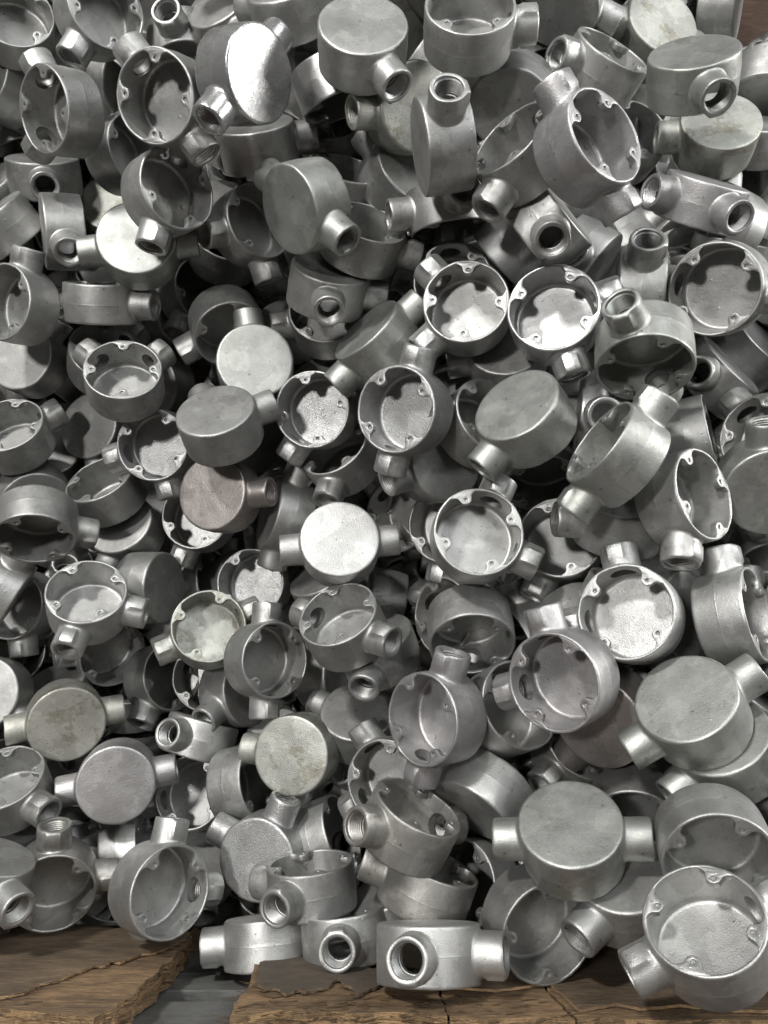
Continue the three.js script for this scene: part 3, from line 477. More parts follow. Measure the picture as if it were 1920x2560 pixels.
BOXES.forEach(([x, y, z, a, b, c, d, type, mat, label], i) => {
  const variant = (i * 7 + 3) % VARIANTS, key = type + mat + variant, g = (protos[key] ??= makeBox(type, mat, variant)).clone();
  g.name = numbered('conduit_box'); g.position.set(x * MM, y * MM, z * MM); g.quaternion.set(a, b, c, d);
  g.userData = { label, category: 'conduit box', group: 'cast metal conduit boxes heaped in the crate' };
  scene.add(g);
});
// the boxes deeper in the heap, glimpsed through the gaps: one mass
{
  const geo = mergeGeometries([bodyGeometry([0, 2], 32, false), spoutGeometry(6, false), spoutGeometry(6, false).rotateY(Math.PI)].map((g) => { const o = new THREE.BufferGeometry(); const s = g.index ? g.toNonIndexed() : g; for (const k of ['position', 'normal', 'uv']) o.setAttribute(k, s.attributes[k].clone()); return o; }));
  scaleMM(geo);
  const FILL = [ // x, y, z (mm), turn
    [-461.9, 754, -858.1, -0.217, 0.598, 0.771, 0.024],
    [-443.2, 780, -860.7, 0.811, -0.049, -0.553, -0.185],
    [-377.3, 733.4, -850.4, -0.047, 0.92, 0.177, 0.347],
    [-365, 735.9, -856.6, -0.034, 0.324, 0.338, -0.883],
    [-293.9, 772.2, -867.4, 0.859, -0.006, 0.032, 0.511],
    [-275.3, 762.7, -845.2, 0.776, 0.056, 0.531, -0.335],
    [-221.2, 742.5, -842.5, -0.199, 0.02, 0.014, -0.98],
    [-150.8, 772.8, -843.1, -0.569, 0.207, -0.704, -0.372],
    [-129.5, 760.8, -828.3, -0.742, -0.311, -0.22, -0.551],
    [-78, 761, -781.9, 0.747, -0.231, 0.103, -0.615],
    [-58.4, 745.2, -781.4, 0.271, -0.308, 0.618, -0.67],
    [-10.9, 739.7, -783.7, 0.295, 0.795, 0.497, -0.184],
    [26.3, 745.4, -782.3, 0.765, 0.235, -0.069, 0.596],
    [67, 734.7, -762.3, 0.484, 0.801, -0.158, 0.316],
    [95.2, 756.2, -788.2, -0.585, -0.457, 0.315, -0.591],
    [166.6, 742, -799.5, 0.479, -0.69, 0.074, 0.538],
    [183.2, 755.6, -813.9, 0.582, 0.586, -0.217, -0.521],
    [275.3, 744.5, -900.3, 0.506, -0.092, 0.223, 0.828],
    [-469.8, 699.7, -832.4, 0.303, -0.676, -0.032, 0.671],
    [-419, 711.9, -843.8, -0.375, 0.761, 0.159, -0.505],
    [-398.7, 725.3, -813.7, -0.086, -0.004, 0.881, -0.465],
    [-335.2, 732.1, -829.1, 0.679, -0.342, -0.616, -0.205],
    [-316.8, 719.2, -826.5, -0.46, -0.403, -0.515, 0.601],
    [-243.2, 718, -826.5, -0.495, 0.866, -0.069, -0.012],
    [-236.4, 722.5, -874.4, -0.035, -0.835, -0.519, 0.179],
    [-202.2, 739.7, -862.5, 0.875, 0.434, -0.168, -0.135],
    [-133.8, 730.5, -800.1, 0.249, 0.41, 0.875, 0.07],
    [-96, 711.6, -774.4, 0.229, 0.97, -0.035, 0.072],
    [-49.2, 704.4, -772.3, -0.109, 0.349, -0.015, -0.93],
    [8.1, 738.5, -761.8, -0.936, 0.113, 0.034, 0.333],
    [35.3, 717.4, -794.8, 0.069, -0.869, -0.474, 0.127],
    [72.7, 696.8, -746.5, 0.167, -0.881, -0.129, 0.423],
    [117.8, 717.6, -794.6, -0.412, 0.788, 0.205, -0.41],
    [165.6, 717.9, -786.8, 0.617, -0.765, 0.037, -0.18],
    [206.5, 712.7, -793.3, -0.563, 0.088, 0.454, 0.685],
    [287.5, 724.9, -869, 0.551, -0.328, -0.178, -0.747],
    [-449.2, 694, -789, -0.188, 0.311, -0.851, -0.38],
    [-457.7, 675.3, -803.4, 0.313, 0.351, 0.573, -0.672],
    [-386.2, 695.6, -801.1, 0.88, -0.164, 0.192, 0.401],
    [-346.8, 672.5, -862, 0.381, -0.346, 0.533, 0.671],
    [-351.2, 691.6, -854.3, 0.112, 0.506, -0.663, 0.54],
    [-290.4, 695.2, -881.5, 0.457, -0.587, -0.588, 0.316],
    [-250.1, 685.1, -900.1, -0.414, -0.652, -0.462, -0.437],
    [-198.6, 703.7, -894.2, 0.757, 0.177, -0.627, -0.055],
    [-137.5, 699.4, -862.6, 0.396, -0.22, -0.889, 0.067],
    [-113.3, 686.5, -888.3, 0.22, -0.032, 0.574, -0.788],
    [-32.1, 665, -813, 0.106, 0.671, 0.327, 0.657],
    [-0.9, 668.2, -817.7, -0.006, 0.778, -0.011, 0.629],
    [25.2, 679.6, -826.3, -0.398, -0.792, -0.171, -0.431],
    [56.6, 687.7, -765.2, 0.571, 0.609, 0.185, -0.518],
    [119.7, 676.2, -833.3, -0.039, -0.864, -0.495, 0.084],
    [148.1, 682.1, -817.2, -0.032, -0.244, -0.807, 0.537],
    [230.1, 695.6, -836.7, -0.335, -0.627, 0.655, 0.256],
    [303.5, 678.4, -934.3, 0.341, -0.831, -0.26, -0.353],
    [-461.8, 648.7, -784, 0.624, -0.767, -0.148, -0.012],
    [-446.3, 651, -808.2, 0.415, 0.765, 0.406, 0.278],
    [-402.5, 642.9, -809.9, -0.501, 0.235, 0.177, -0.814],
    [-389.3, 628.3, -856.7, -0.083, 0.236, -0.195, 0.948],
    [-360.4, 645.1, -877.3, -0.277, 0.158, 0.539, -0.78],
    [-265.1, 661.3, -871.2, 0.386, 0.034, 0.795, 0.467],
    [-253, 633.5, -898.2, 0.484, -0.645, -0.126, 0.578],
    [-221.2, 665.1, -912.4, -0.69, -0.088, -0.719, 0.004],
    [-142.2, 636.7, -883.9, 0.585, -0.475, -0.112, 0.648],
    [-106.4, 643.9, -912.7, 0.058, -0.456, -0.819, -0.344],
    [-28.3, 649.6, -801.6, -0.504, 0.84, 0.171, 0.109],
    [16.3, 660.6, -828.3, -0.645, 0.129, -0.648, -0.385],
    [21.7, 651.5, -841.5, 0.425, 0.359, 0.559, -0.614],
    [76.7, 660.7, -813.4, 0.885, 0.394, 0.229, -0.096],
    [137.6, 635.2, -825.3, 0.01, -0.006, 0.1, -0.995],
    [168.6, 668, -830.8, -0.106, -0.108, 0.907, -0.393],
    [255.4, 646.2, -860.6, 0.612, -0.603, -0.363, -0.361],
    [302.8, 652.2, -943.1, -0.337, -0.634, -0.695, -0.031],
    [-472.9, 608.3, -774.3, -0.306, 0.211, 0.693, 0.618],
    [-447.7, 599.7, -757.3, 0.338, 0.735, -0.418, -0.413],
    [-408.6, 600.6, -790.1, 0.352, -0.687, -0.515, 0.374],
    [-397.4, 609.1, -873.4, 0.656, 0.056, -0.232, 0.716],
    [-361.7, 598.7, -872.9, -0.782, 0.044, 0.318, 0.535],
    [-316.2, 614.3, -858, 0.19, 0.276, 0.677, -0.655],
    [-231, 611, -868.1, 0.74, -0.102, 0.411, 0.523],
    [-214.9, 601.5, -883.1, -0.118, -0.681, -0.462, 0.556],
    [-148.3, 619.2, -855.1, 0.194, -0.245, 0.943, -0.116],
    [-89.5, 599.7, -889.1, 0.47, -0.042, 0.478, 0.741],
    [-66, 604.5, -784.1, -0.127, 0.522, 0.478, -0.695],
    [-17.9, 606.5, -838.2, -0.831, -0.45, 0.018, -0.328],
    [55.7, 613.4, -759.4, -0.196, 0.169, 0.393, 0.882],
    [57.9, 613.3, -746.5, -0.068, 0.113, -0.605, 0.785],
    [120.9, 607.4, -784.5, -0.28, 0.22, 0.096, -0.929],
    [164, 614, -818.5, -0.604, -0.335, -0.203, -0.694],
    [233.5, 588.8, -822.4, 0.048, 0.507, -0.132, -0.85],
    [251.3, 626.3, -807.4, -0.361, -0.272, 0.864, -0.223],
    [340.6, 581.5, -884.3, 0.402, 0.783, 0.049, -0.472],
    [384.9, 607.7, -910.4, 0.639, 0.199, 0.099, 0.737],
    [420.6, 589, -885.3, -0.05, -0.078, 0.635, -0.767],
    [457.3, 598.5, -836.4, 0.062, -0.489, 0.366, -0.79],
    [512.7, 609.6, -821.1, 0.914, -0.302, -0.243, -0.119],
    [-505.1, 588.7, -753.1, 0.142, 0.406, -0.757, 0.493],
    [-447.4, 575.2, -733.6, 0.329, 0.359, -0.797, -0.356],
    [-431.6, 554.5, -759.5, 0.221, 0.573, 0.191, -0.766],
    [-402.3, 554.2, -849.8, -0.042, -0.186, -0.082, -0.978],
    [-359.9, 562.9, -868, 0.814, 0.279, 0.473, 0.189],
    [-305.9, 551.1, -841.4, 0.411, -0.879, 0.069, -0.233],
    [-244.6, 555.2, -857.3, 0.529, -0.535, 0.526, 0.398],
    [-185.1, 565.4, -845.3, 0.489, -0.342, 0.287, 0.75],
    [-130.9, 575.2, -788.2, -0.675, 0.042, 0.723, 0.139],
    [-99, 581.7, -801.6, 0.905, -0.237, -0.34, 0.093],
    [-36.5, 572.5, -836.7, 0.614, -0.336, -0.703, -0.127],
    [-3.7, 542.5, -827.4, 0.201, 0.844, 0.024, 0.497],
    [40.4, 560.2, -752.1, 0.021, -0.1, 0.001, -0.995],
    [85.6, 578.3, -724.8, 0.469, 0.445, -0.761, -0.043],
    [148.5, 585.8, -764.4, -0.856, 0.237, -0.092, 0.451],
    [185, 563.4, -796.9, 0.132, 0.754, -0.553, 0.328],
    [221.4, 563.6, -820.1, 0.854, 0.482, -0.149, 0.127],
    [284.7, 585.9, -857.9, 0.933, 0.013, 0.309, 0.181],
    [354, 567.1, -853.9, -0.753, -0.218, 0.264, 0.562],
    [411, 554.1, -852.1, -0.099, 0.073, 0.191, 0.974],
    [417.4, 558.1, -816.1, -0.216, -0.936, 0.23, 0.159],
    [463.5, 583.8, -804.1, -0.613, 0.052, 0.705, -0.353],
    [477.3, 567.1, -770.7, 0.607, 0.503, 0.129, -0.601],
    [-514.2, 527.6, -721.1, 0.479, 0.444, 0.048, -0.756],
    [-454.6, 528, -763.5, -0.395, -0.368, -0.321, -0.779],
    [-402.4, 544.9, -749.8, -0.927, -0.046, 0.017, -0.371],
    [-399.8, 515.1, -831.4, 0.601, -0.358, -0.567, -0.434],
    [-382.6, 487.2, -871.9, -0.092, -0.673, 0.443, -0.585],
    [-305, 502.2, -870.8, -0.373, 0.777, 0.265, -0.432],
    [-261.9, 521.2, -847.2, 0.768, 0.003, 0.233, -0.597],
    [-190.4, 513.3, -806.4, 0.2, 0.48, -0.703, -0.484],
    [-166.3, 511.1, -804.5, 0.099, 0.658, -0.741, 0.088],
    [-111.5, 528.2, -804.9, -0.363, -0.085, 0.507, -0.777],
    [-47.7, 537.1, -816.3, -0.855, 0.49, -0.041, 0.168],
    [-18.4, 517.3, -806.3, -0.192, -0.254, -0.299, 0.9],
    [59.2, 529.3, -770.4, 0.203, -0.453, -0.285, -0.82],
    [90.1, 559.8, -723.1, -0.486, 0.442, -0.753, -0.037],
    [125.9, 560.2, -731.5, 0.483, 0.288, -0.768, 0.308],
    [184.3, 512.8, -761.1, -0.234, 0.329, 0.113, 0.908],
    [259, 519.2, -790.2, -0.558, 0.46, -0.318, -0.612],
    [291, 528.6, -781.4, 0.444, -0.466, 0.761, -0.085],
    [332.2, 524.4, -795.4, 0.901, 0.345, 0.041, -0.258],
    [376.1, 528.2, -839.4, 0.601, -0.053, -0.501, 0.621],
    [398.8, 553.8, -728.5, -0.329, 0.417, -0.842, -0.097],
    [434.1, 523.6, -729.2, -0.186, 0.093, 0.041, 0.977],
    [486.5, 526, -739.4, -0.583, 0.052, 0.068, -0.808],
    [-499.6, 474.4, -728.3, 0.058, 0.543, 0.22, 0.809],
    [-456.7, 480.5, -732.2, 0.274, 0.195, 0.464, 0.82],
    [-414.4, 504.8, -721.3, -0.509, -0.144, -0.813, -0.244],
    [-398.4, 486.6, -793.3, -0.945, 0.22, 0.11, 0.213],
    [-397.4, 463.2, -837.8, -0.304, -0.666, 0.286, -0.618],
    [-332.8, 476.2, -824.8, -0.561, -0.826, 0.044, -0.02],
    [-273.1, 462.8, -860.8, 0.529, -0.837, 0.054, -0.126],
    [-206.5, 462.8, -834.6, 0.051, 0.952, -0.298, 0.042],
    [-162.6, 453.7, -810.1, -0.543, -0.692, 0.091, 0.466],
    [-90.8, 473.7, -800.2, 0.053, 0.516, 0.796, 0.312],
    [-35.6, 503.6, -755.9, 0.043, 0.288, 0.915, 0.279],
    [-20, 482.6, -742.9, -0.184, -0.008, 0.198, -0.963],
    [32.2, 493.6, -728, -0.369, -0.618, 0.028, -0.694],
    [89.5, 485.5, -725.6, -0.153, 0.818, 0.534, 0.149],
    [123.4, 480.4, -722.9, 0.275, 0.398, -0.519, 0.705],
    [164.8, 489.3, -713.2, 0.483, -0.035, 0.121, -0.867],
    [202.7, 499.8, -717.3, 0.227, -0.342, -0.846, 0.34],
    [258, 494, -683.5, -0.5, -0.471, 0.482, 0.544],
    [269.7, 518.9, -681.9, 0.744, 0.534, -0.379, 0.13],
    [339.5, 476.7, -702.8, 0.014, -0.998, -0.051, -0.03],
    [411.5, 518.7, -700.8, 0.69, -0.251, 0.578, 0.355],
    [437.4, 498, -696.1, -0.652, 0.694, 0.246, -0.181],
    [465.2, 501.8, -680.5, -0.435, 0.191, 0.057, 0.878],
    [-492.5, 453.9, -690.5, 0.12, -0.893, 0.375, 0.219],
    [-467.4, 437.1, -707.1, -0.396, 0.378, -0.016, -0.837],
    [-428.7, 448, -709.9, 0.603, 0.705, 0.263, 0.265],
    [-377.1, 433.3, -734.6, -0.091, 0.896, -0.137, -0.412],
    [-331.9, 433.6, -751.5, -0.179, 0.1, 0.698, 0.686],
    [-285.8, 440.2, -785.7, -0.511, 0.685, 0.515, -0.067],
    [-275.5, 406.5, -818.8, -0.729, -0.176, 0.054, 0.659],
    [-229.2, 401.4, -827.8, 0.1, 0.986, -0.016, -0.134],
    [-156.1, 418.8, -800.8, 0.038, 0.626, -0.327, -0.707],
    [-110.9, 453, -807.1, -0.668, -0.078, -0.739, -0.041],
    [-38.4, 432.6, -744.8, -0.774, 0.071, 0.235, 0.584],
    [-13, 454.4, -724, -0.592, -0.767, -0.107, 0.222],
    [15.4, 474.6, -708.9, -0.269, -0.308, -0.767, 0.495],
    [79, 448.1, -676.9, 0.181, -0.817, 0.544, -0.055],
    [149.6, 455.4, -691.3, 0.35, -0.547, 0.491, 0.581],
    [167.1, 456.1, -666, -0.326, 0.077, -0.038, -0.941],
    [212.4, 468.1, -661.6, -0.174, 0.467, 0.289, 0.817],
    [248, 468.2, -647.5, -0.694, -0.575, 0.289, 0.322],
    [310.1, 470.3, -664.4, 0.18, 0.587, -0.761, -0.209],
    [336.1, 470.9, -655.8, 0.015, -0.466, 0.845, -0.264],
    [363.8, 464.6, -645.8, -0.191, -0.851, 0.089, -0.482],
    [427.2, 495.7, -647.4, 0.654, -0.106, 0.735, 0.145],
    [456.6, 489, -661.9, 0.761, -0.046, -0.502, 0.409],
    [-496.3, 398.3, -676.4, 0.369, -0.743, 0.187, 0.526],
    [-478.6, 411.3, -673.4, 0.415, 0.846, -0.248, 0.224],
    [-399.7, 416.9, -681, -0.72, 0.622, -0.305, -0.033],
    [-400.6, 398, -735.7, -0.599, -0.25, -0.056, -0.758],
    [-349, 398.2, -738.6, -0.796, 0.384, -0.448, 0.136],
    [-301.9, 401, -768.3, -0.273, 0.444, 0.816, -0.25],
    [-264.7, 396.7, -755.5, 0.719, -0.226, -0.654, -0.063],
    [-239.4, 377.7, -806.3, 0.775, 0.407, 0.428, -0.224],
    [-185.1, 366.9, -783.7, 0.704, 0.691, 0.122, 0.11],
    [-111.4, 380.2, -771.2, 0.667, 0.05, -0.242, 0.703],
    [-51.7, 401.6, -744.8, 0.869, -0.174, -0.021, -0.463],
    [-7.1, 427.2, -692, 0.611, 0.107, 0.583, -0.525],
    [44.5, 403.9, -688.3, 0.306, -0.3, 0.642, -0.635],
    [92.9, 400.7, -702.3, 0.39, 0.813, 0.328, 0.282],
    [120.6, 448.1, -655.8, 0.937, 0.237, 0.217, -0.138],
    [153.9, 440.9, -666.6, 0.725, 0.295, -0.067, 0.618],
    [191.4, 433.7, -639.7, -0.293, 0.206, 0.523, -0.774],
    [278.1, 395.8, -689.3, -0.118, 0.95, 0.004, -0.29],
    [346.8, 407.7, -716.4, 0.43, -0.716, -0.271, -0.479],
    [375.5, 408.1, -687.8, 0.534, -0.39, -0.035, 0.749],
    [357, 455, -622.8, 0.427, -0.364, -0.674, 0.481],
    [421.6, 436.8, -599.3, 0.161, 0.275, -0.458, -0.83],
    [454.4, 441.2, -607.4, -0.097, 0.202, 0.049, 0.973],
    [-529.4, 390.2, -681.9, 0.744, 0.208, 0.468, 0.429],
    [-483.4, 388.8, -650.8, 0.906, -0.055, 0.343, -0.24],
    [-420.2, 363.2, -662.5, -0.047, 0.218, -0.084, 0.971],
    [-419.8, 372, -698.4, 0.743, 0.6, -0.077, 0.286],
    [-376.6, 333.1, -715.8, -0.252, -0.327, -0.016, 0.911],
    [-343.7, 308.3, -760.8, 0.09, -0.188, -0.189, 0.96],
    [-285.2, 307.6, -767.7, -0.167, -0.181, 0.539, -0.806],
    [-230.2, 314.9, -783.8, 0.738, -0.499, -0.433, 0.139],
    [-149.4, 315.6, -747, 0.188, 0.068, -0.613, -0.764],
    [-112.5, 344.7, -699.4, 0.33, -0.19, 0.513, -0.769],
    [-32.9, 362.7, -691.8, 0.533, -0.486, 0.234, 0.652],
    [3.2, 386.5, -654.8, -0.369, 0.3, -0.824, -0.308],
    [62.2, 374.2, -677.2, 0.723, -0.542, 0.377, 0.202],
    [102, 388.5, -679.8, 0.828, -0.468, -0.156, 0.266],
    [114.6, 379.6, -672.3, 0.336, 0.838, 0.397, -0.167],
    [147.8, 387.1, -598.7, 0.561, 0.493, 0.069, -0.661],
    [192.2, 428.4, -607.3, 0.5, -0.124, -0.756, 0.405],
    [263.8, 402, -641.6, 0.874, -0.121, 0.47, -0.032],
    [302.2, 386.2, -666.5, 0.783, 0.293, -0.521, 0.172],
    [364.2, 386.1, -677.7, 0.583, -0.208, -0.505, 0.602],
    [346.9, 431.1, -590.4, -0.679, -0.108, 0.439, -0.579],
    [395.2, 431.9, -552.9, 0.053, 0.427, -0.809, -0.4],
    [437.4, 435.6, -588, 0.82, -0.126, 0.3, 0.472],
    [-521.6, 344.5, -631.8, -0.16, 0.254, -0.864, -0.405],
    [-464, 345.7, -629.1, 0.211, -0.176, 0.932, 0.237],
    [-412.3, 337.1, -655.7, 0.112, -0.764, -0.634, -0.049],
    [-403.9, 307.4, -651.5, -0.331, 0.534, -0.633, 0.453],
    [-404.9, 285.6, -730, -0.105, 0.208, -0.751, 0.618],
    [-361.4, 280.9, -756.5, -0.277, -0.288, -0.759, 0.515],
    [-285.8, 288.2, -743.8, -0.284, -0.866, -0.404, 0.084],
    [-209.7, 294.1, -711.9, -0.064, 0.435, 0.021, 0.898],
    [-177.1, 318.3, -677.2, -0.62, -0.418, 0.658, -0.085],
    [-114.3, 284.5, -705, 0.08, 0.588, 0.528, 0.608],
    [-70.4, 316.7, -657.9, 0.497, -0.09, 0.586, -0.634],
    [-2.4, 308.4, -682.4, -0.435, 0.199, -0.514, -0.712],
    [31.9, 360.7, -613.2, 0.902, -0.046, 0.403, -0.146],
    [83.6, 343.6, -622, 0.129, 0.766, -0.283, 0.563],
    [117.8, 368.3, -624.7, -0.635, -0.386, -0.641, -0.191],
    [138.6, 378.4, -591, 0.721, 0.692, -0.008, 0.034],
    [200.9, 366.2, -585.2, -0.499, -0.615, 0.187, 0.581],
    [256.5, 374.5, -586.2, 0.237, 0.073, -0.969, 0.013],
    [297.1, 358.1, -624, -0.128, 0.697, 0.688, -0.155],
    [314.3, 380.5, -551.7, -0.84, -0.531, 0.067, 0.085],
    [356.6, 379.4, -524.7, 0.165, 0.244, -0.456, -0.84],
    [380.5, 410, -520.3, -0.027, -0.461, 0.855, -0.237],
    [436.6, 385.6, -537.9, 0.028, -0.713, -0.188, -0.675],
    [-510, 327.9, -612.6, 0.347, 0.1, 0.932, -0.036],
    [-480.5, 304.6, -611, -0.906, 0.072, 0.041, -0.415],
    [-408, 300, -588.6, 0.81, -0.512, 0.015, -0.286],
    [-417.2, 262.2, -667.4, 0.128, 0.246, 0.863, -0.423],
    [-408.5, 254.3, -702.1, -0.216, -0.384, 0.734, -0.517],
    [-319.3, 240.4, -700, 0.528, 0.03, -0.397, -0.75],
    [-285.8, 246.9, -742.7, 0.392, -0.251, -0.813, 0.35],
    [-216.6, 219.2, -724.7, -0.509, -0.176, -0.586, -0.606],
    [-150.9, 277.1, -684.9, 0.208, 0.436, 0.863, 0.148],
    [-125.7, 236.5, -674, 0.53, 0.657, -0.526, -0.101],
    [-64.7, 253.5, -681, 0.041, 0.884, 0.461, -0.069],
    [1.7, 253, -647.4, 0.07, -0.921, -0.222, -0.312],
    [58, 293.9, -639.7, -0.177, -0.213, -0.872, -0.403],
    [73.3, 311.4, -580.6, 0.276, 0.594, -0.677, 0.335],
    [111.6, 308, -600, -0.604, -0.168, 0.399, -0.669],
    [168.2, 305, -582.8, 0.227, 0.71, -0.426, -0.514],
    [180.8, 341.5, -528.4, -0.378, -0.052, -0.647, 0.66],
    [268.2, 326.1, -553.5, -0.492, 0.787, -0.27, 0.256],
    [306.7, 352.1, -568.8, 0.58, 0.204, 0.533, 0.581],
    [329, 348.3, -547.9, -0.159, 0.624, 0.675, 0.36],
    [355.4, 354.3, -545.9, 0.813, 0.195, -0.528, 0.151],
    [377.7, 367.8, -478, 0.38, -0.843, 0.184, -0.332],
    [401.7, 372.7, -467.3, 0.02, 0.738, -0.667, -0.102],
    [-514.2, 277.1, -578.4, -0.118, -0.508, -0.853, -0.006],
    [-479.9, 252.5, -549.6, -0.208, -0.925, 0.313, -0.043],
    [-415.3, 247.8, -580.7, 0.414, -0.24, -0.123, 0.869],
    [-392.5, 236.2, -584.4, -0.344, -0.36, 0.391, 0.774],
    [-346.5, 228.7, -651.5, -0.669, 0.173, -0.289, -0.663],
    [-296.8, 218.3, -647.1, -0.013, -0.103, 0.802, 0.588],
    [-281.4, 183.4, -660.6, -0.119, -0.177, -0.651, 0.728],
    [-218.7, 195.6, -687.6, 0.244, -0.274, -0.918, -0.152],
    [-199.5, 185.6, -689.1, -0.586, -0.318, 0.421, -0.615],
    [-111.5, 183.3, -639.7, -0.336, -0.65, 0.105, 0.673],
    [-54.6, 219.5, -621.4, 0.807, 0.092, -0.445, -0.378],
    [-16.5, 216.2, -621.8, 0.285, 0.514, 0.197, -0.785],
    [45.7, 264.7, -608.4, 0.849, -0.169, 0.501, -0.013],
    [84.5, 283.6, -558.7, 0.376, -0.487, 0.732, -0.293],
    [129.3, 287.9, -560.8, -0.69, -0.089, 0.091, -0.713],
    [174.8, 284.4, -535.4, 0.348, -0.829, -0.331, -0.285],
    [216.3, 301.6, -561.4, -0.657, -0.1, 0.13, -0.736],
    [256.9, 287.1, -534.9, 0.008, 0.766, -0.579, 0.28],
    [326.3, 298.3, -554.2, 0.82, -0.549, -0.159, 0.035],
    [357.8, 289.3, -540.3, -0.641, 0.562, -0.23, -0.47],
    [359.3, 298.5, -510.7, -0.324, -0.191, -0.187, 0.908],
    [356.3, 357.5, -471.4, 0.673, -0.087, -0.414, 0.606],
    [407.7, 362.1, -454.8, 0.676, 0.111, 0.724, -0.081],
    [-516.5, 222.5, -542.3, 0.333, 0.929, 0.131, 0.095],
    [-435.8, 248.7, -539.7, 0.883, -0.35, 0.115, 0.29],
    [-420.4, 232.6, -537.5, 0.73, 0.672, 0.121, 0.033],
    [-416.4, 203, -602.7, 0.147, 0.324, -0.883, 0.306],
    [-393.8, 154.7, -607.5, -0.525, -0.62, -0.295, 0.503],
    [-334.9, 186.6, -605.4, -0.108, -0.065, 0.812, -0.57],
    [-260.3, 155.9, -620.3, 0.519, -0.849, 0.098, 0.014],
    [-241, 140.2, -641.7, -0.172, -0.983, -0.058, -0.024],
    [-139.6, 183, -620.1, 0.748, -0.407, 0.508, 0.13],
    [-114.3, 152.2, -636.1, -0.039, -0.142, -0.033, 0.988],
    [-43.5, 174.7, -614.9, 0.44, 0.43, 0.494, 0.614],
    [-16.9, 213.2, -553.3, 0.628, 0.501, 0.47, -0.366],
    [36.8, 213.8, -567.7, -0.519, -0.297, -0.79, 0.132],
    [94.3, 225.2, -557.6, 0.925, -0.191, -0.326, 0.032],
    [107.3, 259.7, -507.1, 0.401, 0.673, 0.494, -0.378],
    [177.4, 266.1, -516.9, -0.15, 0.324, -0.717, -0.6],
    [237.5, 263.1, -515.9, 0.378, 0.099, -0.652, -0.65],
    [237.4, 262.1, -510.9, -0.718, -0.542, 0.415, -0.136],
    [299.3, 269.6, -520.8, -0.155, -0.059, -0.962, 0.219],
    [342.7, 256.6, -531.9, 0.357, -0.367, -0.479, 0.713],
    [314.5, 323.4, -406.6, 0.067, -0.769, 0.455, -0.443],
    [356.2, 352.2, -429, 0.134, 0.005, 0.964, -0.231],
    [407.4, 318.2, -421.8, -0.035, -0.724, 0.383, 0.572],
    [-497.2, 201.2, -498.5, 0.104, -0.828, 0.461, -0.3],
    [-460.5, 217.7, -496.9, 0.459, 0.224, -0.807, -0.297],
    [-429.3, 208.7, -505.3, 0.138, 0.199, -0.796, 0.555],
    [-408.4, 173.9, -535.5, -0.295, -0.09, 0.797, -0.52],
    [-372.3, 154.9, -596, 0.744, 0.042, 0.147, 0.65],
    [-303.3, 146.4, -575.3, 0.85, -0.028, -0.046, -0.523],
    [-253.2, 90.6, -619, -0.553, 0.66, 0.477, 0.178],
    [-217.7, 112.9, -605.2, -0.256, -0.768, 0.567, -0.148],
    [-193.1, 112.7, -588.8, 0.619, 0.635, -0.375, 0.271],
    [-89.2, 118.8, -597.8, -0.481, -0.226, -0.471, -0.704],
    [-56.8, 150.5, -580.6, 0.864, 0.22, -0.392, 0.225],
    [11.7, 166.7, -546.2, 0.284, -0.782, 0.554, -0.031],
    [28.1, 167.7, -550.8, 0.745, 0.594, 0.217, 0.212],
    [82.2, 193.6, -535.2, -0.639, -0.489, -0.572, -0.157],
    [135.5, 256.8, -469, 0.142, -0.354, -0.748, -0.543],
    [142, 282.6, -457, 0.612, 0.493, 0.307, 0.537],
    [227.5, 222.3, -498.9, 0.022, 0.18, 0.768, 0.614],
    [237.5, 214.6, -474.2, 0.279, 0.951, -0.09, 0.103],
    [254.3, 288.2, -435.5, 0.649, 0.601, -0.308, 0.349],
    [266.6, 290.6, -414.2, -0.619, -0.585, -0.461, 0.25],
    [340.4, 307.7, -408.8, 0.522, -0.744, 0.303, 0.287],
    [341.8, 337.1, -398.1, 0.891, -0.094, 0.44, 0.054],
    [383, 332.3, -410.6, -0.371, -0.284, -0.839, -0.279],
    [-513.3, 181.2, -463.8, 0.314, -0.045, 0.596, -0.738],
    [-455.5, 180.2, -487.4, -0.136, -0.647, -0.665, 0.348],
    [-391.3, 181.6, -462.8, -0.501, 0.351, 0.592, 0.524],
    [-389.7, 123.2, -496.5, -0.292, -0.593, 0.739, -0.133],
    [-374.4, 100.6, -576.9, 0.446, -0.35, -0.821, 0.068],
    [-324.5, 74.4, -542, -0.659, 0.104, 0.36, 0.653],
    [-277.9, 92.1, -562.3, 0.859, 0.411, 0.139, -0.271],
    [-215.5, 76.1, -546.9, -0.156, 0.641, -0.641, -0.393],
    [-146.1, 104.8, -562.3, 0.86, -0.44, 0.13, 0.223],
    [-111.4, 96.3, -541.2, -0.065, 0.699, -0.406, 0.585],
    [-67.5, 87, -554.5, -0.105, 0.562, 0.43, -0.699],
    [-28.3, 109.5, -526, 0.553, 0.729, -0.402, -0.029],
    [60.3, 133.4, -524, 0.802, -0.515, -0.018, 0.302],
    [67.7, 162.2, -505.2, 0.49, 0.392, -0.615, 0.477],
    [115.8, 183.5, -455.6, 0.182, 0.641, 0.383, 0.64],
    [185.6, 202.9, -467.6, 0.591, -0.172, 0.755, 0.227],
    [206.4, 247.8, -444.2, 0.774, -0.262, -0.471, 0.334],
    [225, 230.1, -403.9, -0.384, -0.526, -0.021, 0.758],
    [264.8, 273.8, -391, 0.625, -0.245, -0.725, -0.154],
    [301.8, 257.9, -396.4, 0.126, -0.776, -0.53, -0.318],
    [315.6, 279.7, -358.9, 0.086, 0.532, -0.452, -0.711],
    [348.8, 285.7, -374.3, 0.359, -0.92, -0.097, -0.122],
    [370.6, 297.3, -375.1, 0.79, 0.374, -0.281, 0.396],
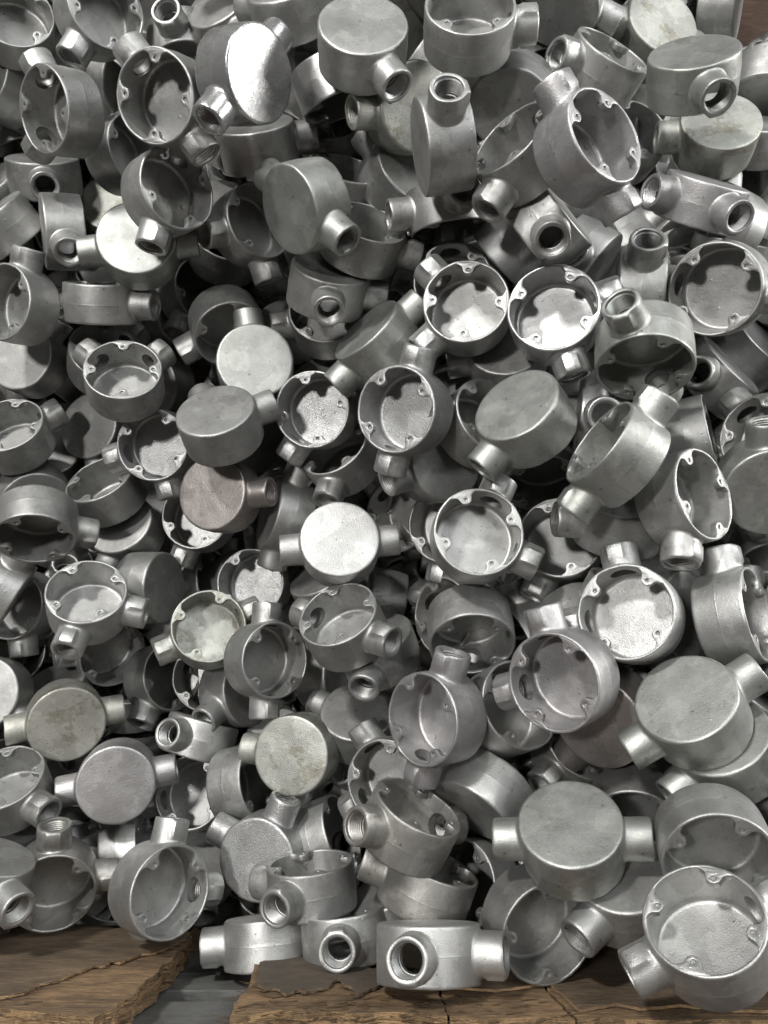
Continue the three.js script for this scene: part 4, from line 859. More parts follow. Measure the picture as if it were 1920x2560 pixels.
    [-474.3, 138.1, -432.8, -0.01, -0.228, -0.258, -0.939],
    [-429.7, 163.4, -452.1, -0.673, -0.042, 0.118, -0.729],
    [-391.3, 177.1, -425.7, -0.975, -0.13, -0.159, 0.091],
    [-370.2, 117.1, -448.3, 0.15, -0.514, 0.286, -0.794],
    [-349.5, 81.3, -504, 0.836, -0.304, 0.041, -0.455],
    [-320.4, 89.5, -498.3, 0.236, 0.261, 0.725, -0.593],
    [-246.9, 42.5, -521, 0.237, -0.562, 0.77, 0.19],
    [-197.7, 25, -536.7, 0.023, -0.045, -0.877, -0.478],
    [-132.6, 52.1, -497.1, 0.464, -0.854, -0.132, -0.195],
    [-98.4, 99.8, -483.5, -0.723, 0.273, -0.598, 0.213],
    [-63.4, 67.3, -528.8, 0.418, 0.725, 0.234, 0.496],
    [-4.9, 117, -493.8, -0.42, -0.573, -0.688, 0.148],
    [36.3, 122.6, -450.3, -0.084, -0.67, 0.281, -0.682],
    [71.2, 157.7, -423.5, 0.199, 0.915, 0.292, 0.194],
    [99.1, 162, -438.9, 0.78, 0.526, 0.338, -0.003],
    [153.9, 162.1, -409.9, 0.118, 0.635, -0.751, -0.139],
    [208.1, 180, -405.5, -0.616, 0.29, -0.7, 0.214],
    [258.6, 192.5, -418.2, 0.948, -0.044, -0.128, -0.288],
    [271.2, 203.4, -394.1, 0.359, -0.716, -0.537, -0.263],
    [268.1, 231.4, -352, 0.535, 0.278, 0.333, -0.725],
    [305.9, 290.1, -332.1, 0.778, -0.567, -0.189, -0.193],
    [333.9, 297.4, -351, 0.552, -0.047, -0.795, 0.246],
    [377.6, 269.9, -355.9, -0.381, -0.162, -0.372, -0.831],
    [-452.5, 144.7, -405.6, -0.504, 0.2, -0.059, -0.838],
    [-401.3, 134.1, -376.4, 0.47, -0.261, 0.022, -0.843],
    [-375.2, 136.1, -406.1, 0.38, 0.698, 0.482, 0.37],
    [-367, 97.7, -431.5, 0.087, 0.364, -0.082, 0.924],
    [-340.5, 78.8, -459.7, 0.955, 0.25, -0.112, -0.112],
    [-294.9, 47.6, -445.3, 0.744, -0.092, -0.338, -0.569],
    [-230.8, 32.9, -473.3, 0.091, 0.327, 0.606, 0.719],
    [-202.6, 11.4, -483, -0.089, 0.565, 0.543, -0.615],
    [-150.6, 34.3, -469.1, 0.009, -0.079, -0.858, -0.507],
    [-106, -9, -477.6, -0.061, 0.385, -0.184, -0.903],
    [-39.5, 85.2, -456.7, 0.943, -0.227, -0.114, 0.216],
    [-1.3, 104.6, -442.1, 0.951, -0.278, -0.134, -0.028],
    [32.1, 106.1, -413, 0.126, 0.801, -0.127, 0.572],
    [59.7, 127.4, -400.7, 0.296, 0.385, -0.34, 0.806],
    [107.8, 172.2, -399.2, -0.713, -0.243, -0.658, 0.002],
    [164.7, 151, -396.8, 0.027, 0.64, 0.243, 0.729],
    [207, 137.3, -406.8, 0.525, 0.053, 0.244, 0.814],
    [229, 155.7, -385.1, -0.483, -0.394, -0.546, 0.56],
    [252.5, 193.2, -382.6, -0.16, 0.308, 0.752, -0.561],
    [288.7, 235.8, -326.4, 0.696, -0.614, 0.353, -0.119],
    [277.3, 265.2, -308.8, -0.343, -0.351, -0.757, 0.432],
    [307.6, 278, -310.5, 0.795, 0.289, -0.35, 0.403],
    [345.5, 254.7, -313.5, -0.087, -0.606, -0.083, 0.786],
    [-451.4, 135.7, -338.8, 0.452, 0.194, 0.437, -0.753],
    [-408, 139.6, -337.1, 0.272, -0.124, 0.683, -0.667],
    [-350.3, 104.3, -365, -0.37, 0.831, 0.123, 0.396],
    [-372.3, 82.7, -416.2, -0.259, -0.302, -0.904, -0.155],
    [-348, 36.1, -410.8, -0.697, 0.082, -0.362, 0.613],
    [-295.8, 20.1, -421.1, -0.14, -0.587, 0.087, -0.792],
    [-258.7, 4.5, -420.4, -0.59, 0.072, -0.239, 0.768],
    [-215, -10.3, -437, 0.062, 0.701, -0.021, 0.71],
    [-153, -6.8, -465.4, 0.179, 0.62, 0.759, 0.088],
    [-101.1, -10.7, -429.2, 0.485, 0.073, -0.462, -0.739],
    [-54.5, -7.2, -451.2, 0.061, -0.254, 0.546, 0.796],
    [1.5, 31.4, -442.9, 0.714, -0.118, 0.189, 0.663],
    [37.6, 76.7, -365.4, 0.6, -0.525, 0.194, -0.572],
    [79.1, 113.4, -353.6, -0.666, 0.397, -0.615, 0.148],
    [100.3, 114.8, -384.9, 0.535, 0.203, -0.281, 0.77],
    [158, 160.3, -347.8, 0.826, 0.048, 0.398, 0.397],
    [182.4, 160.5, -342.5, 0.852, 0.314, 0.27, -0.321],
    [215.9, 150.9, -323.1, -0.072, 0.848, -0.127, 0.509],
    [231.4, 168.9, -317.8, 0.241, 0.861, -0.257, 0.368],
    [276.5, 213.9, -292.6, -0.239, 0.715, -0.404, -0.517],
    [286.4, 265.3, -280.2, 0.221, 0.212, -0.872, -0.382],
    [294.5, 246.4, -282.6, 0.299, 0.844, 0.122, -0.429],
    [332.8, 243.2, -280.2, -0.029, 0.856, 0.257, 0.448],
    [-425.7, 129.3, -309.5, -0.339, -0.794, 0.442, 0.244],
    [-389.4, 133.8, -323.6, 0.278, 0.249, -0.213, 0.903],
    [-351.9, 118.4, -307.4, 0.082, -0.843, 0.492, 0.201],
    [-338.3, 78.1, -322.8, -0.365, -0.477, 0.044, 0.798],
    [-294.9, 45.4, -374.5, 0.155, -0.028, 0.835, 0.528],
    [-264.1, 42.1, -379.3, 0.783, -0.256, 0.552, -0.129],
    [-245.1, 3.9, -370.3, 0.135, 0.081, 0.158, -0.975],
    [-196.3, 14.2, -384.4, -0.639, 0.109, -0.761, 0.016],
    [-152.1, -15, -402.6, 0.588, 0.573, -0.57, 0.023],
    [-105.4, -3.9, -385.9, 0.837, 0.412, -0.343, -0.107],
    [-49.1, 32.4, -380.9, -0.73, -0.403, -0.127, -0.537],
    [2, 77.3, -350.2, -0.117, 0.71, 0.286, -0.632],
    [44.7, 95.2, -339, -0.712, -0.328, 0.538, 0.31],
    [72.4, 81.4, -342.7, 0.12, 0.636, 0.355, -0.674],
    [120.1, 122.9, -340, -0.657, 0.464, 0.561, 0.195],
    [132.8, 134.7, -301.5, -0.636, 0.066, -0.227, 0.734],
    [170.4, 163.1, -284.6, -0.077, 0.932, -0.226, 0.271],
    [195.5, 166.8, -274, 0.551, 0.535, -0.171, -0.617],
    [210.6, 196.9, -290.2, -0.687, -0.147, 0.367, -0.61],
    [243.5, 219.2, -284.1, -0.059, 0.316, 0.841, -0.436],
    [272.7, 228.3, -257, 0.139, 0.137, 0.078, -0.978],
    [285, 261.1, -235.9, -0.369, 0.32, -0.664, 0.567],
    [316.4, 242.9, -251.9, 0.211, 0.92, -0.129, 0.306],
    [-503.3, 745.8, -898.8, 0.233, -0.862, -0.226, -0.389],
    [-438.7, 769, -913, -0.729, 0.493, 0.45, 0.155],
    [-429.5, 746.8, -902.4, 0.154, 0.773, -0.181, -0.589],
    [-359.1, 746.6, -889.4, -0.227, -0.319, 0.207, 0.897],
    [-327.4, 758.9, -902.1, 0.819, 0.446, 0.279, 0.231],
    [-261.3, 753.9, -887.3, -0.655, 0.484, 0.298, 0.499],
    [-219.1, 739.8, -881, 0.409, 0.185, -0.223, -0.865],
    [-173.7, 756.4, -876.8, 0.756, -0.28, -0.421, -0.415],
    [-133.6, 753, -874.4, 0.368, -0.87, -0.313, -0.099],
    [-99.5, 756.7, -832.3, 0.32, 0.475, -0.804, 0.161],
    [-55.3, 736.7, -849.1, -0.035, -0.703, -0.167, 0.69],
    [-9.2, 730.8, -809.1, 0.115, -0.41, 0.206, -0.881],
    [29.5, 740.3, -805.8, -0.544, -0.622, 0.263, 0.498],
    [94.2, 744.1, -815.2, 0.176, -0.576, 0.57, 0.559],
    [106.7, 752.9, -835.1, -0.491, 0.284, 0.623, -0.539],
    [171.6, 771.6, -872.2, 0.05, 0.119, 0.961, -0.245],
    [234.9, 773, -898.5, -0.55, 0.02, -0.792, -0.265],
    [264.7, 752.7, -921.4, 0.462, 0.267, 0.415, -0.737],
    [-497, 716.4, -877.2, -0.252, 0.414, 0.087, 0.87],
    [-475.5, 699.1, -867.4, -0.092, -0.078, 0.307, -0.944],
    [-426.8, 701.9, -862.1, 0.033, 0.898, -0.439, -0.021],
    [-363, 700.7, -858.5, 0.042, 0.824, -0.213, -0.524],
    [-322.4, 729.1, -866.2, 0.671, -0.302, 0.421, -0.53],
    [-292.5, 712.1, -846.3, 0.681, 0.315, -0.015, -0.661],
    [-228.1, 718.2, -890, 0.154, -0.465, -0.266, 0.83],
    [-191.6, 724.6, -847.9, -0.162, -0.069, -0.628, 0.758],
    [-128.2, 710.3, -840.2, 0.313, -0.642, 0.318, 0.623],
    [-106.1, 705.1, -836.9, 0.275, 0.213, -0.061, 0.935],
    [-52.8, 727.9, -804.4, 0.317, -0.651, 0.681, -0.109],
    [-18.4, 715.1, -805.6, 0.434, 0.777, 0.376, -0.258],
    [24.9, 734.8, -799.8, 0.733, 0.061, -0.602, 0.311],
    [69.2, 714.8, -801.1, 0.67, 0.647, 0.334, -0.148],
    [113.8, 708.9, -808.3, -0.037, 0.017, -0.245, 0.969],
    [167.1, 709.9, -830.7, 0.213, -0.899, -0.216, -0.315],
    [220.8, 714.5, -860.9, -0.32, 0.001, -0.454, -0.831],
    [302.7, 727.3, -939.5, -0.574, 0.205, -0.258, -0.749],
    [-492.6, 690.3, -838, -0.129, -0.703, 0.632, 0.298],
    [-453, 693.8, -858.9, 0.05, -0.281, -0.95, 0.123],
    [-404.5, 686.8, -855.1, -0.541, 0.237, -0.633, -0.5],
    [-374.9, 690.6, -897.4, 0.705, 0.316, 0.562, 0.296],
    [-368.8, 693.1, -911.1, -0.252, -0.218, 0.712, -0.618],
    [-275, 698, -907.7, 0.775, -0.48, 0.274, 0.307],
    [-266.2, 675, -886.3, -0.712, -0.663, -0.014, 0.231],
    [-179.2, 680.6, -885.4, -0.33, 0.143, -0.752, -0.553],
    [-124.2, 678.3, -867.9, 0.293, -0.588, -0.209, -0.724],
    [-117.2, 675.7, -901.7, 0.445, 0.846, 0.289, -0.04],
    [-29.1, 680, -835.9, 0.095, -0.031, -0.495, -0.863],
    [-29.7, 688.4, -835.2, 0.526, 0.766, -0.222, 0.295],
    [56.9, 694.8, -819.9, 0.713, -0.484, -0.447, -0.242],
    [67.2, 702.3, -809.5, 0.783, 0.004, 0.505, -0.363],
    [125.6, 679.9, -844.1, 0.095, -0.751, -0.265, -0.597],
    [179.5, 689, -859, 0.668, 0.25, -0.665, 0.221],
    [221.2, 695, -874.1, -0.903, -0.167, 0.107, 0.381],
    [309.5, 677.3, -967.4, 0.291, -0.588, -0.623, -0.426],
    [-519.8, 650.1, -827.3, -0.642, -0.014, 0.059, 0.764],
    [-482, 645.7, -844.2, -0.463, -0.549, 0.364, -0.593],
    [-427.2, 637.2, -844.8, 0.37, -0.491, -0.591, 0.522],
    [-398.1, 647.6, -858.5, 0.15, -0.457, 0.863, -0.151],
    [-368.2, 653, -881.1, -0.914, -0.254, 0.273, 0.158],
    [-295.6, 645.6, -895.3, 0.088, 0.216, 0.755, 0.613],
    [-229.9, 663.1, -883.5, -0.897, 0.307, -0.143, 0.282],
    [-194.1, 654.1, -889.9, -0.983, -0.127, -0.079, -0.104],
    [-141.3, 663.6, -895.9, 0.777, 0.05, 0.561, 0.28],
    [-97.8, 642.1, -897.9, -0.568, -0.571, -0.397, -0.44],
    [-34, 641.5, -836.3, -0.43, 0.415, 0.615, 0.514],
    [-10.9, 651.2, -814.5, -0.435, -0.427, -0.396, 0.687],
    [43.8, 633.7, -822.3, 0.018, -0.373, 0.284, -0.883],
    [98.1, 625.8, -805.3, 0.302, -0.625, -0.103, 0.712],
    [137.3, 660.4, -831.3, -0.017, 0.21, 0.863, 0.46],
    [166.8, 658.9, -833.2, 0.3, 0.59, 0.714, -0.226],
    [226.1, 668.4, -854.7, 0.441, 0.296, 0.845, 0.056],
    [326.2, 645.8, -957.7, 0.489, 0.232, 0.598, 0.591],
    [-512.9, 602.7, -806.2, 0.134, 0.97, -0.179, -0.095],
    [-482.5, 607.1, -825.1, 0.293, 0.717, 0.284, -0.566],
    [-421.7, 609.9, -796.7, 0.631, -0.485, 0.602, -0.071],
    [-410.3, 621.5, -895.7, 0.919, -0.009, 0.384, -0.092],
    [-361.3, 591.5, -874.5, 0.293, 0.798, -0.489, 0.194],
    [-309.9, 603.8, -896.3, -0.344, 0.085, -0.824, -0.442],
    [-244.9, 603.5, -849.2, 0.281, -0.074, -0.569, -0.77],
    [-197.3, 589.1, -870.4, -0.266, -0.661, 0.013, -0.702],
    [-178.4, 612.3, -883.6, 0.315, 0.508, 0.754, -0.273],
    [-115.5, 581.8, -890.3, -0.145, -0.924, 0.185, -0.303],
    [-81.5, 593, -897.4, -0.511, -0.848, 0.039, -0.136],
    [-9.7, 620.7, -818, 0.564, 0.211, 0.758, -0.25],
    [45.8, 591.1, -807.5, 0.311, 0.725, 0.228, 0.571],
    [83, 607.9, -772.7, 0.18, 0.849, 0.219, 0.445],
    [110.1, 625.7, -805, -0.065, 0.381, 0.866, -0.318],
    [181.4, 595.8, -798.1, -0.265, 0.91, -0.082, -0.308],
    [217.3, 619.4, -805.9, 0.945, 0.095, -0.313, 0.017],
    [299.7, 617.4, -862.1, -0.875, 0.066, 0.477, -0.057],
    [331.8, 584.2, -865.7, -0.177, 0.723, -0.371, 0.555],
    [424.9, 586.8, -913.4, 0.688, -0.72, 0.095, -0.005],
    [439, 597.2, -869.7, -0.716, -0.515, 0.448, 0.146],
    [489.9, 593.6, -910.9, 0.241, 0.8, 0.046, 0.548],
    [544.2, 605.4, -867.6, 0.797, 0.024, -0.531, -0.287],
    [-531.6, 582.6, -807.8, -0.231, -0.348, -0.898, 0.136],
    [-473.9, 549.9, -797.9, -0.226, 0.615, 0.095, 0.749],
    [-429.4, 566.4, -782, -0.735, -0.334, 0.003, 0.59],
    [-390.9, 571.4, -848.4, 0.308, 0.104, 0.94, 0.108],
    [-379.6, 565.4, -903.6, 0.619, -0.333, -0.563, 0.434],
    [-309.5, 588.3, -854.2, 0.991, -0.038, 0.128, 0.026],
    [-256.2, 565.6, -843, 0.854, -0.145, -0.479, -0.139],
    [-215.6, 590.4, -836.8, 0.11, -0.058, -0.981, 0.147],
    [-142, 567.5, -835, 0.456, -0.437, 0.295, 0.717],
    [-106.8, 574.9, -803.1, -0.103, -0.442, 0.888, 0.077],
    [-60.8, 563.6, -818.9, -0.737, -0.054, -0.421, 0.527],
    [-3.6, 546, -831.6, -0.218, 0.789, 0.323, 0.475],
    [38.3, 567.7, -777.6, -0.08, -0.072, -0.421, 0.9],
    [61.7, 566.8, -764.8, -0.454, -0.564, -0.329, 0.607],
    [116.7, 576, -731.7, 0.153, 0.757, -0.409, -0.487],
    [199.2, 557.8, -809.1, 0.015, -0.109, 0.649, 0.753],
    [223, 573.7, -820.4, 0.964, 0.215, 0.152, 0.033],
    [281.3, 548.4, -824.5, -0.379, -0.85, 0.171, 0.323],
    [359.4, 542.7, -884.9, 0.203, -0.651, -0.506, -0.528],
    [400.2, 554.6, -884.6, -0.713, -0.458, -0.427, -0.316],
    [430.3, 562.8, -834.1, -0.68, 0.128, 0.5, -0.52],
    [470.4, 552.2, -804.4, 0.326, -0.336, 0.448, -0.761],
    [513.8, 570.8, -810.9, 0.984, 0.108, 0.036, -0.135],
    [-524.6, 526.7, -773.5, 0.729, -0.6, 0.186, -0.271],
    [-464.2, 522.7, -788.5, 0.727, -0.364, 0.271, 0.516],
    [-435.5, 501.7, -794.4, -0.327, -0.39, 0.214, 0.834],
    [-433.8, 535.5, -842.4, 0.466, 0.24, -0.85, 0.056],
    [-373.3, 495, -867.4, 0.174, -0.206, 0.55, 0.79],
    [-321.5, 515.6, -858.7, -0.169, 0.183, 0.672, -0.697],
    [-279.1, 495, -871.3, -0.073, 0.83, 0.302, -0.463],
    [-214.8, 499.1, -860.3, 0.083, -0.981, 0.086, 0.155],
    [-184, 524.1, -832.3, -0.255, -0.545, 0.665, -0.441],
    [-81.1, 534, -779.6, 0.467, -0.607, -0.51, -0.391],
    [-40.2, 534, -814.4, -0.173, -0.223, -0.946, -0.162],
    [-24.3, 517.5, -799.1, 0.353, 0.854, -0.326, 0.202],
    [25.7, 538.4, -765, 0.85, 0.37, 0.375, 0.012],
    [79.6, 533.6, -703.8, 0.478, 0.478, 0.233, -0.699],
    [102.1, 545.7, -724.3, 0.352, 0.492, 0.574, -0.552],
    [189, 499.9, -780.6, 0.184, -0.824, 0.164, -0.511],
    [241.6, 539.6, -790.5, 0.031, -0.34, 0.876, 0.341],
    [281.2, 528.2, -772.9, 0.021, 0.11, -0.905, -0.411],
    [357.7, 531.2, -857.6, 0.812, -0.372, -0.117, 0.435],
    [373.4, 515.4, -820.2, 0.284, 0.401, 0.1, -0.865],
    [424.8, 536.2, -758.7, 0.829, -0.001, 0.544, -0.127],
    [466.1, 545.1, -789.7, -0.879, 0.332, 0.288, -0.185],
    [542.4, 512.9, -785.1, 0.347, -0.922, -0.06, -0.16],
    [-565.8, 477.5, -771, -0.141, -0.319, -0.506, 0.789],
    [-497.5, 491.7, -749, -0.541, 0.177, -0.614, 0.547],
    [-431.9, 461.7, -748.8, 0.092, -0.576, 0.175, -0.793],
    [-411.2, 478, -839.3, 0.812, -0.212, -0.256, 0.48],
    [-366.6, 462.8, -809.8, 0.82, -0.42, 0.154, -0.358],
    [-327.2, 478, -822.5, 0.308, 0.689, 0.645, -0.118],
    [-288.7, 463.8, -837.6, 0.302, 0.732, -0.475, -0.385],
    [-209.5, 497.2, -787, 0.558, 0.259, -0.607, 0.503],
    [-169.7, 469.8, -826.8, 0.466, 0.338, -0.109, 0.81],
    [-126.8, 477.3, -830.1, -0.585, -0.629, -0.332, -0.39],
    [-59.6, 506.9, -744.5, 0.886, 0.105, -0.361, -0.272],
    [3.9, 479.9, -717.6, -0.045, -0.399, -0.018, 0.916],
    [49.2, 501.2, -739.4, 0.701, -0.349, 0.489, 0.385],
    [85, 516.5, -707.4, -0.875, -0.327, 0.031, 0.356],
    [144.8, 507.3, -735.2, 0.63, -0.165, 0.667, 0.362],
    [180.6, 493.9, -695.9, 0.334, 0.66, -0.664, -0.107],
    [209.5, 488.4, -730.2, -0.081, -0.25, -0.487, 0.833],
    [242.9, 518.2, -692.1, 0.754, 0.291, -0.582, -0.09],
    [346.2, 480, -728.1, -0.524, 0.788, -0.273, 0.175],
    [359.8, 487, -775, 0.369, -0.515, -0.406, 0.658],
    [418.9, 503.9, -722.5, 0.534, -0.405, 0.627, -0.398],
    [453, 511.5, -737.1, -0.905, 0.234, 0.352, -0.059],
    [509.6, 501.9, -722.2, 0.96, -0.219, -0.099, 0.143],
    [-515.7, 461.2, -750.6, 0.495, -0.501, -0.645, -0.296],
    [-487.5, 442.4, -749.2, 0.61, -0.035, -0.473, 0.635],
    [-438.5, 430, -737.6, 0.112, -0.979, 0.017, -0.167],
    [-409.1, 416.4, -794.8, 0.264, -0.811, -0.503, -0.136],
    [-359.8, 425.1, -788.7, 0.006, 0.034, 0.549, 0.835],
    [-305.6, 411.9, -774.1, 0.068, 0.346, -0.248, -0.902],
    [-272.9, 426.4, -862.3, -0.688, 0.255, 0.567, -0.375],
    [-225.9, 421, -838.5, -0.323, 0.631, -0.687, 0.16],
    [-164.5, 419.7, -818.2, 0.907, -0.047, 0.154, -0.39],
    [-89.5, 427, -784.9, 0.376, -0.851, -0.153, -0.333],
    [-69.2, 441.9, -776.6, 0.421, -0.028, -0.797, 0.433],
    [-6.1, 459.9, -727.2, -0.868, 0.196, -0.457, -0.024],
    [52.2, 464.6, -686.2, 0.829, -0.194, -0.34, -0.399],
    [82.1, 471.9, -677.2, -0.086, -0.655, 0.719, 0.217],
    [126.4, 464.1, -684.9, -0.477, -0.741, 0.415, -0.226],
    [183.1, 453.6, -691.9, -0.321, 0.548, -0.264, -0.726],
    [214.2, 473, -645.9, -0.696, 0.144, 0.504, 0.49],
    [264.9, 462, -674.8, -0.071, 0.562, 0.574, 0.592],
    [307.4, 478.6, -675.2, 0.852, -0.202, -0.163, -0.456],
    [365.3, 449.2, -746.2, -0.153, 0.057, 0.459, -0.874],
    [397.4, 458.9, -689.7, 0.083, 0.251, -0.21, -0.941],
    [440.8, 471.1, -703, 0.86, 0.108, -0.173, 0.469],
    [470.4, 446.4, -680.1, 0.048, -0.233, -0.466, 0.852],
    [-538.7, 389.6, -719.8, -0.111, -0.04, -0.629, -0.769],
    [-483.5, 398.1, -720.6, 0.344, -0.72, 0.105, 0.594],
    [-460.3, 392.8, -722.6, -0.181, -0.447, 0.416, -0.771],
    [-408.3, 391.2, -783.9, -0.28, -0.555, -0.557, -0.55],
    [-375.3, 377.6, -776.2, -0.407, 0.594, 0.378, -0.582],
    [-333.4, 402.7, -768.6, -0.337, -0.022, 0.79, -0.511],
    [-263.5, 384.4, -810.9, -0.536, 0.372, -0.623, -0.431],
    [-231.1, 368.3, -804.9, -0.399, -0.852, -0.308, -0.143],
    [-172, 355.3, -820.2, 0.653, -0.552, -0.043, 0.517],
    [-113.3, 367.6, -767.8, 0.52, 0.712, -0.297, 0.366],
    [-63.1, 386.3, -749.5, 0.835, 0.501, 0.123, -0.19],
    [-18.4, 398.1, -720.4, 0.015, 0.771, 0.44, -0.46],
    [64.2, 407, -701.4, -0.753, 0.464, 0.35, 0.308],
    [76.3, 436.9, -682.3, 0.879, 0.135, 0.319, -0.326],
    [127.9, 432.6, -652.9, -0.566, 0.296, -0.194, -0.744],
    [178.4, 430.8, -636.5, -0.458, 0.41, 0.096, -0.783],
    [198.2, 443.9, -647.5, -0.678, 0.234, 0.61, -0.337],
    [270.7, 426.4, -696.9, 0.066, 0.145, 0.953, -0.259],
    [310.8, 416.4, -702, -0.339, -0.76, -0.403, -0.381],
    [370, 418.9, -702.7, -0.567, -0.28, 0.145, -0.761],
    [407.9, 412.4, -661.7, 0.364, -0.428, 0.557, 0.612],
    [448.2, 450.6, -662.8, 0.807, -0.422, -0.401, -0.1],
    [478.5, 441.9, -627.4, -0.856, 0.138, -0.372, 0.331],
    [-523.9, 381.1, -690.4, 0.878, -0.305, -0.333, -0.158],
    [-498, 365.2, -680, -0.229, 0.443, -0.794, 0.349],
    [-448.9, 344.3, -686.4, -0, 0.819, -0.03, -0.574],
    [-420, 338.3, -712.3, -0.417, -0.272, 0.247, 0.831],
    [-363.3, 346.7, -737.2, -0.638, 0.318, 0.586, 0.385],
    [-319.7, 357.4, -746.3, 0.883, -0.301, 0.001, 0.36],
    [-280.7, 342, -780.5, -0.624, -0.363, -0.598, -0.348],
    [-219.2, 314.3, -757.7, 0.247, -0.433, 0.459, 0.735],
    [-159.7, 327.4, -776.3, 0.132, 0.536, 0.834, -0.021],
    [-128.2, 339.5, -744.2, 0.862, 0.075, 0.489, -0.109],
    [-57.1, 385.7, -653.8, 0.09, 0.185, -0.973, 0.107],
    [-0.9, 379.7, -661.2, 0.253, -0.109, -0.815, -0.51],
    [52, 370.3, -687.4, 0.176, 0.132, 0.973, -0.064],
    [90.6, 386.4, -700.2, 0.176, 0.432, 0.837, 0.286],
    [122.7, 392.9, -646.7, 0.727, 0.617, 0.286, 0.095],
    [161.2, 393.8, -596.7, -0.101, 0.917, -0.348, 0.164],
    [214.6, 374.9, -621.2, -0.147, -0.708, -0.236, 0.65],
    [266.8, 405.6, -656.8, -0.148, -0.073, -0.986, 0.015],
    [336.7, 378.1, -703, 0.018, 0.626, 0.738, -0.25],
    [370.2, 397.8, -663, -0.044, -0.234, -0.971, 0],
    [389, 382.7, -656.6, -0.291, -0.406, 0.014, -0.866],
    [428.8, 395.5, -622.1, -0.517, -0.09, 0.131, -0.841],
    [458, 411, -621.4, 0.641, 0.641, 0.133, 0.401],
    [-552.6, 317.4, -675.7, -0.405, -0.888, 0.144, -0.165],
    [-482.3, 310, -649.7, -0.316, 0.824, -0.208, 0.421],
    [-459.9, 330.6, -660.7, -0.011, 0.158, 0.975, -0.154],
    [-420, 323.6, -704.9, 0.465, 0.171, -0.734, 0.465],
    [-380, 306.1, -722.3, -0.564, -0.051, 0.746, 0.351],
    [-320.2, 273.1, -745.7, 0.586, -0.46, 0.53, 0.406],
    [-276.5, 254.9, -747.1, 0.352, 0.674, 0.241, 0.603],
    [-222, 283.9, -728.7, 0.131, -0.402, -0.853, -0.305],
    [-169.1, 289.6, -697.8, -0.348, 0.051, -0.241, 0.904],
    [-110.6, 279.9, -699.1, 0.138, 0.412, -0.401, -0.806],
    [-42.2, 299.2, -697.6, -0.01, -0.751, -0.409, -0.519],
    [-1.2, 335.5, -645.2, -0.145, -0.443, 0.743, 0.48],
    [57.3, 309.7, -658.1, 0.229, -0.436, -0.439, -0.752],
    [99.1, 362.4, -615.8, 0.694, -0.276, -0.662, -0.065],
    [117.1, 368.8, -590.7, -0.266, 0.026, -0.637, 0.723],
    [162.2, 369, -574, 0.298, 0.804, -0.507, 0.087],
    [220.5, 345.2, -576.1, 0.043, 0.776, -0.408, -0.479],
    [262.1, 358.2, -615.5, 0.411, 0.087, -0.107, 0.901],
    [302.1, 359.6, -580.1, -0.093, 0.633, -0.768, -0.004],
    [346.4, 351.1, -606.6, 0.231, -0.917, -0.295, -0.134],
    [384.4, 381.8, -553.9, 0.665, -0.204, -0.048, -0.717],
    [391.9, 377.7, -549.7, 0.036, -0.511, 0.631, -0.582],
    [444.9, 364.6, -559.3, 0.138, -0.942, 0.084, -0.296],
    [-541.5, 280.8, -620.6, 0.845, -0.311, 0.287, -0.328],
    [-486.2, 284.1, -614.9, -0.767, 0.144, -0.091, 0.618],
    [-445.6, 300.8, -643.8, 0.221, 0.045, -0.961, 0.158],
    [-444.5, 258.9, -660.5, 0.772, 0.491, -0.174, -0.365],
    [-382.6, 257.2, -716.4, 0.217, 0.588, 0.773, -0.101],
    [-308.4, 255.8, -685.4, 0.866, -0.208, -0.375, -0.256],
    [-281.1, 248.2, -712, -0.387, 0.348, -0.782, -0.343],
    [-245.6, 248.7, -731.9, -0.049, -0.18, 0.982, 0.011],
    [-177.6, 232.4, -715.7, 0.174, -0.863, -0.12, -0.459],
    [-105.7, 257.6, -670.8, 0.261, -0.853, 0.404, -0.202],
    [-56.3, 275, -674.1, 0.586, -0.108, -0.374, 0.711],
    [-6.5, 254.7, -681, 0.495, -0.397, -0.422, 0.647],
    [40.5, 288.8, -618.1, 0.214, -0.677, 0.612, -0.348],
    [108.5, 305.2, -585.3, -0.297, 0.136, 0.356, 0.876],
    [115.2, 316.5, -602.9, 0.193, -0.574, -0.702, 0.375],
    [163.3, 324.1, -555.5, 0.672, -0.067, 0.432, -0.598],
    [217.5, 363.6, -547, -0.557, 0.412, 0.669, 0.268],
    [248.3, 322, -558.3, -0.153, -0.23, -0.024, 0.961],
    [278.5, 346.1, -534.3, 0.125, 0.574, -0.809, 0.001],
    [316.9, 332, -550.9, 0.213, 0.294, -0.651, 0.666],
    [352, 355, -540.3, 0.477, 0.128, -0.49, 0.718],
    [386.3, 360.9, -528.7, 0.751, 0.51, 0.413, 0.077],
    [442.1, 352.2, -526.4, 0.043, 0.213, 0.627, 0.748],
    [-536.4, 239.4, -586.7, -0.6, -0.354, -0.046, 0.716],
    [-472.5, 227.6, -585.6, 0.263, -0.851, 0.216, -0.399],
    [-432.3, 230, -596.8, -0.137, -0.011, 0.208, 0.968],
    [-437, 230.4, -626.2, -0.442, -0.372, 0.814, -0.065],
    [-363.8, 205.4, -631.7, -0.37, -0.835, 0.219, 0.343],
    [-336.2, 215.9, -658.4, -0.183, -0.156, -0.664, 0.708],
    [-289.6, 199, -670.3, -0.376, -0.307, 0.525, -0.699],
    [-228.5, 163.5, -669.5, -0.065, 0.633, -0.494, 0.593],
    [-155.3, 203.2, -688.1, -0.448, 0.416, 0.324, -0.722],
    [-107.4, 181.2, -670.2, -0.625, 0.573, -0.326, 0.418],
    [-71.8, 223.2, -662.6, 0.835, 0.214, -0.449, -0.234],
    [16.9, 227.7, -632.2, 0.496, -0.856, -0.064, -0.132],
    [57.6, 235.2, -615.2, -0.644, 0.752, 0.071, -0.117],
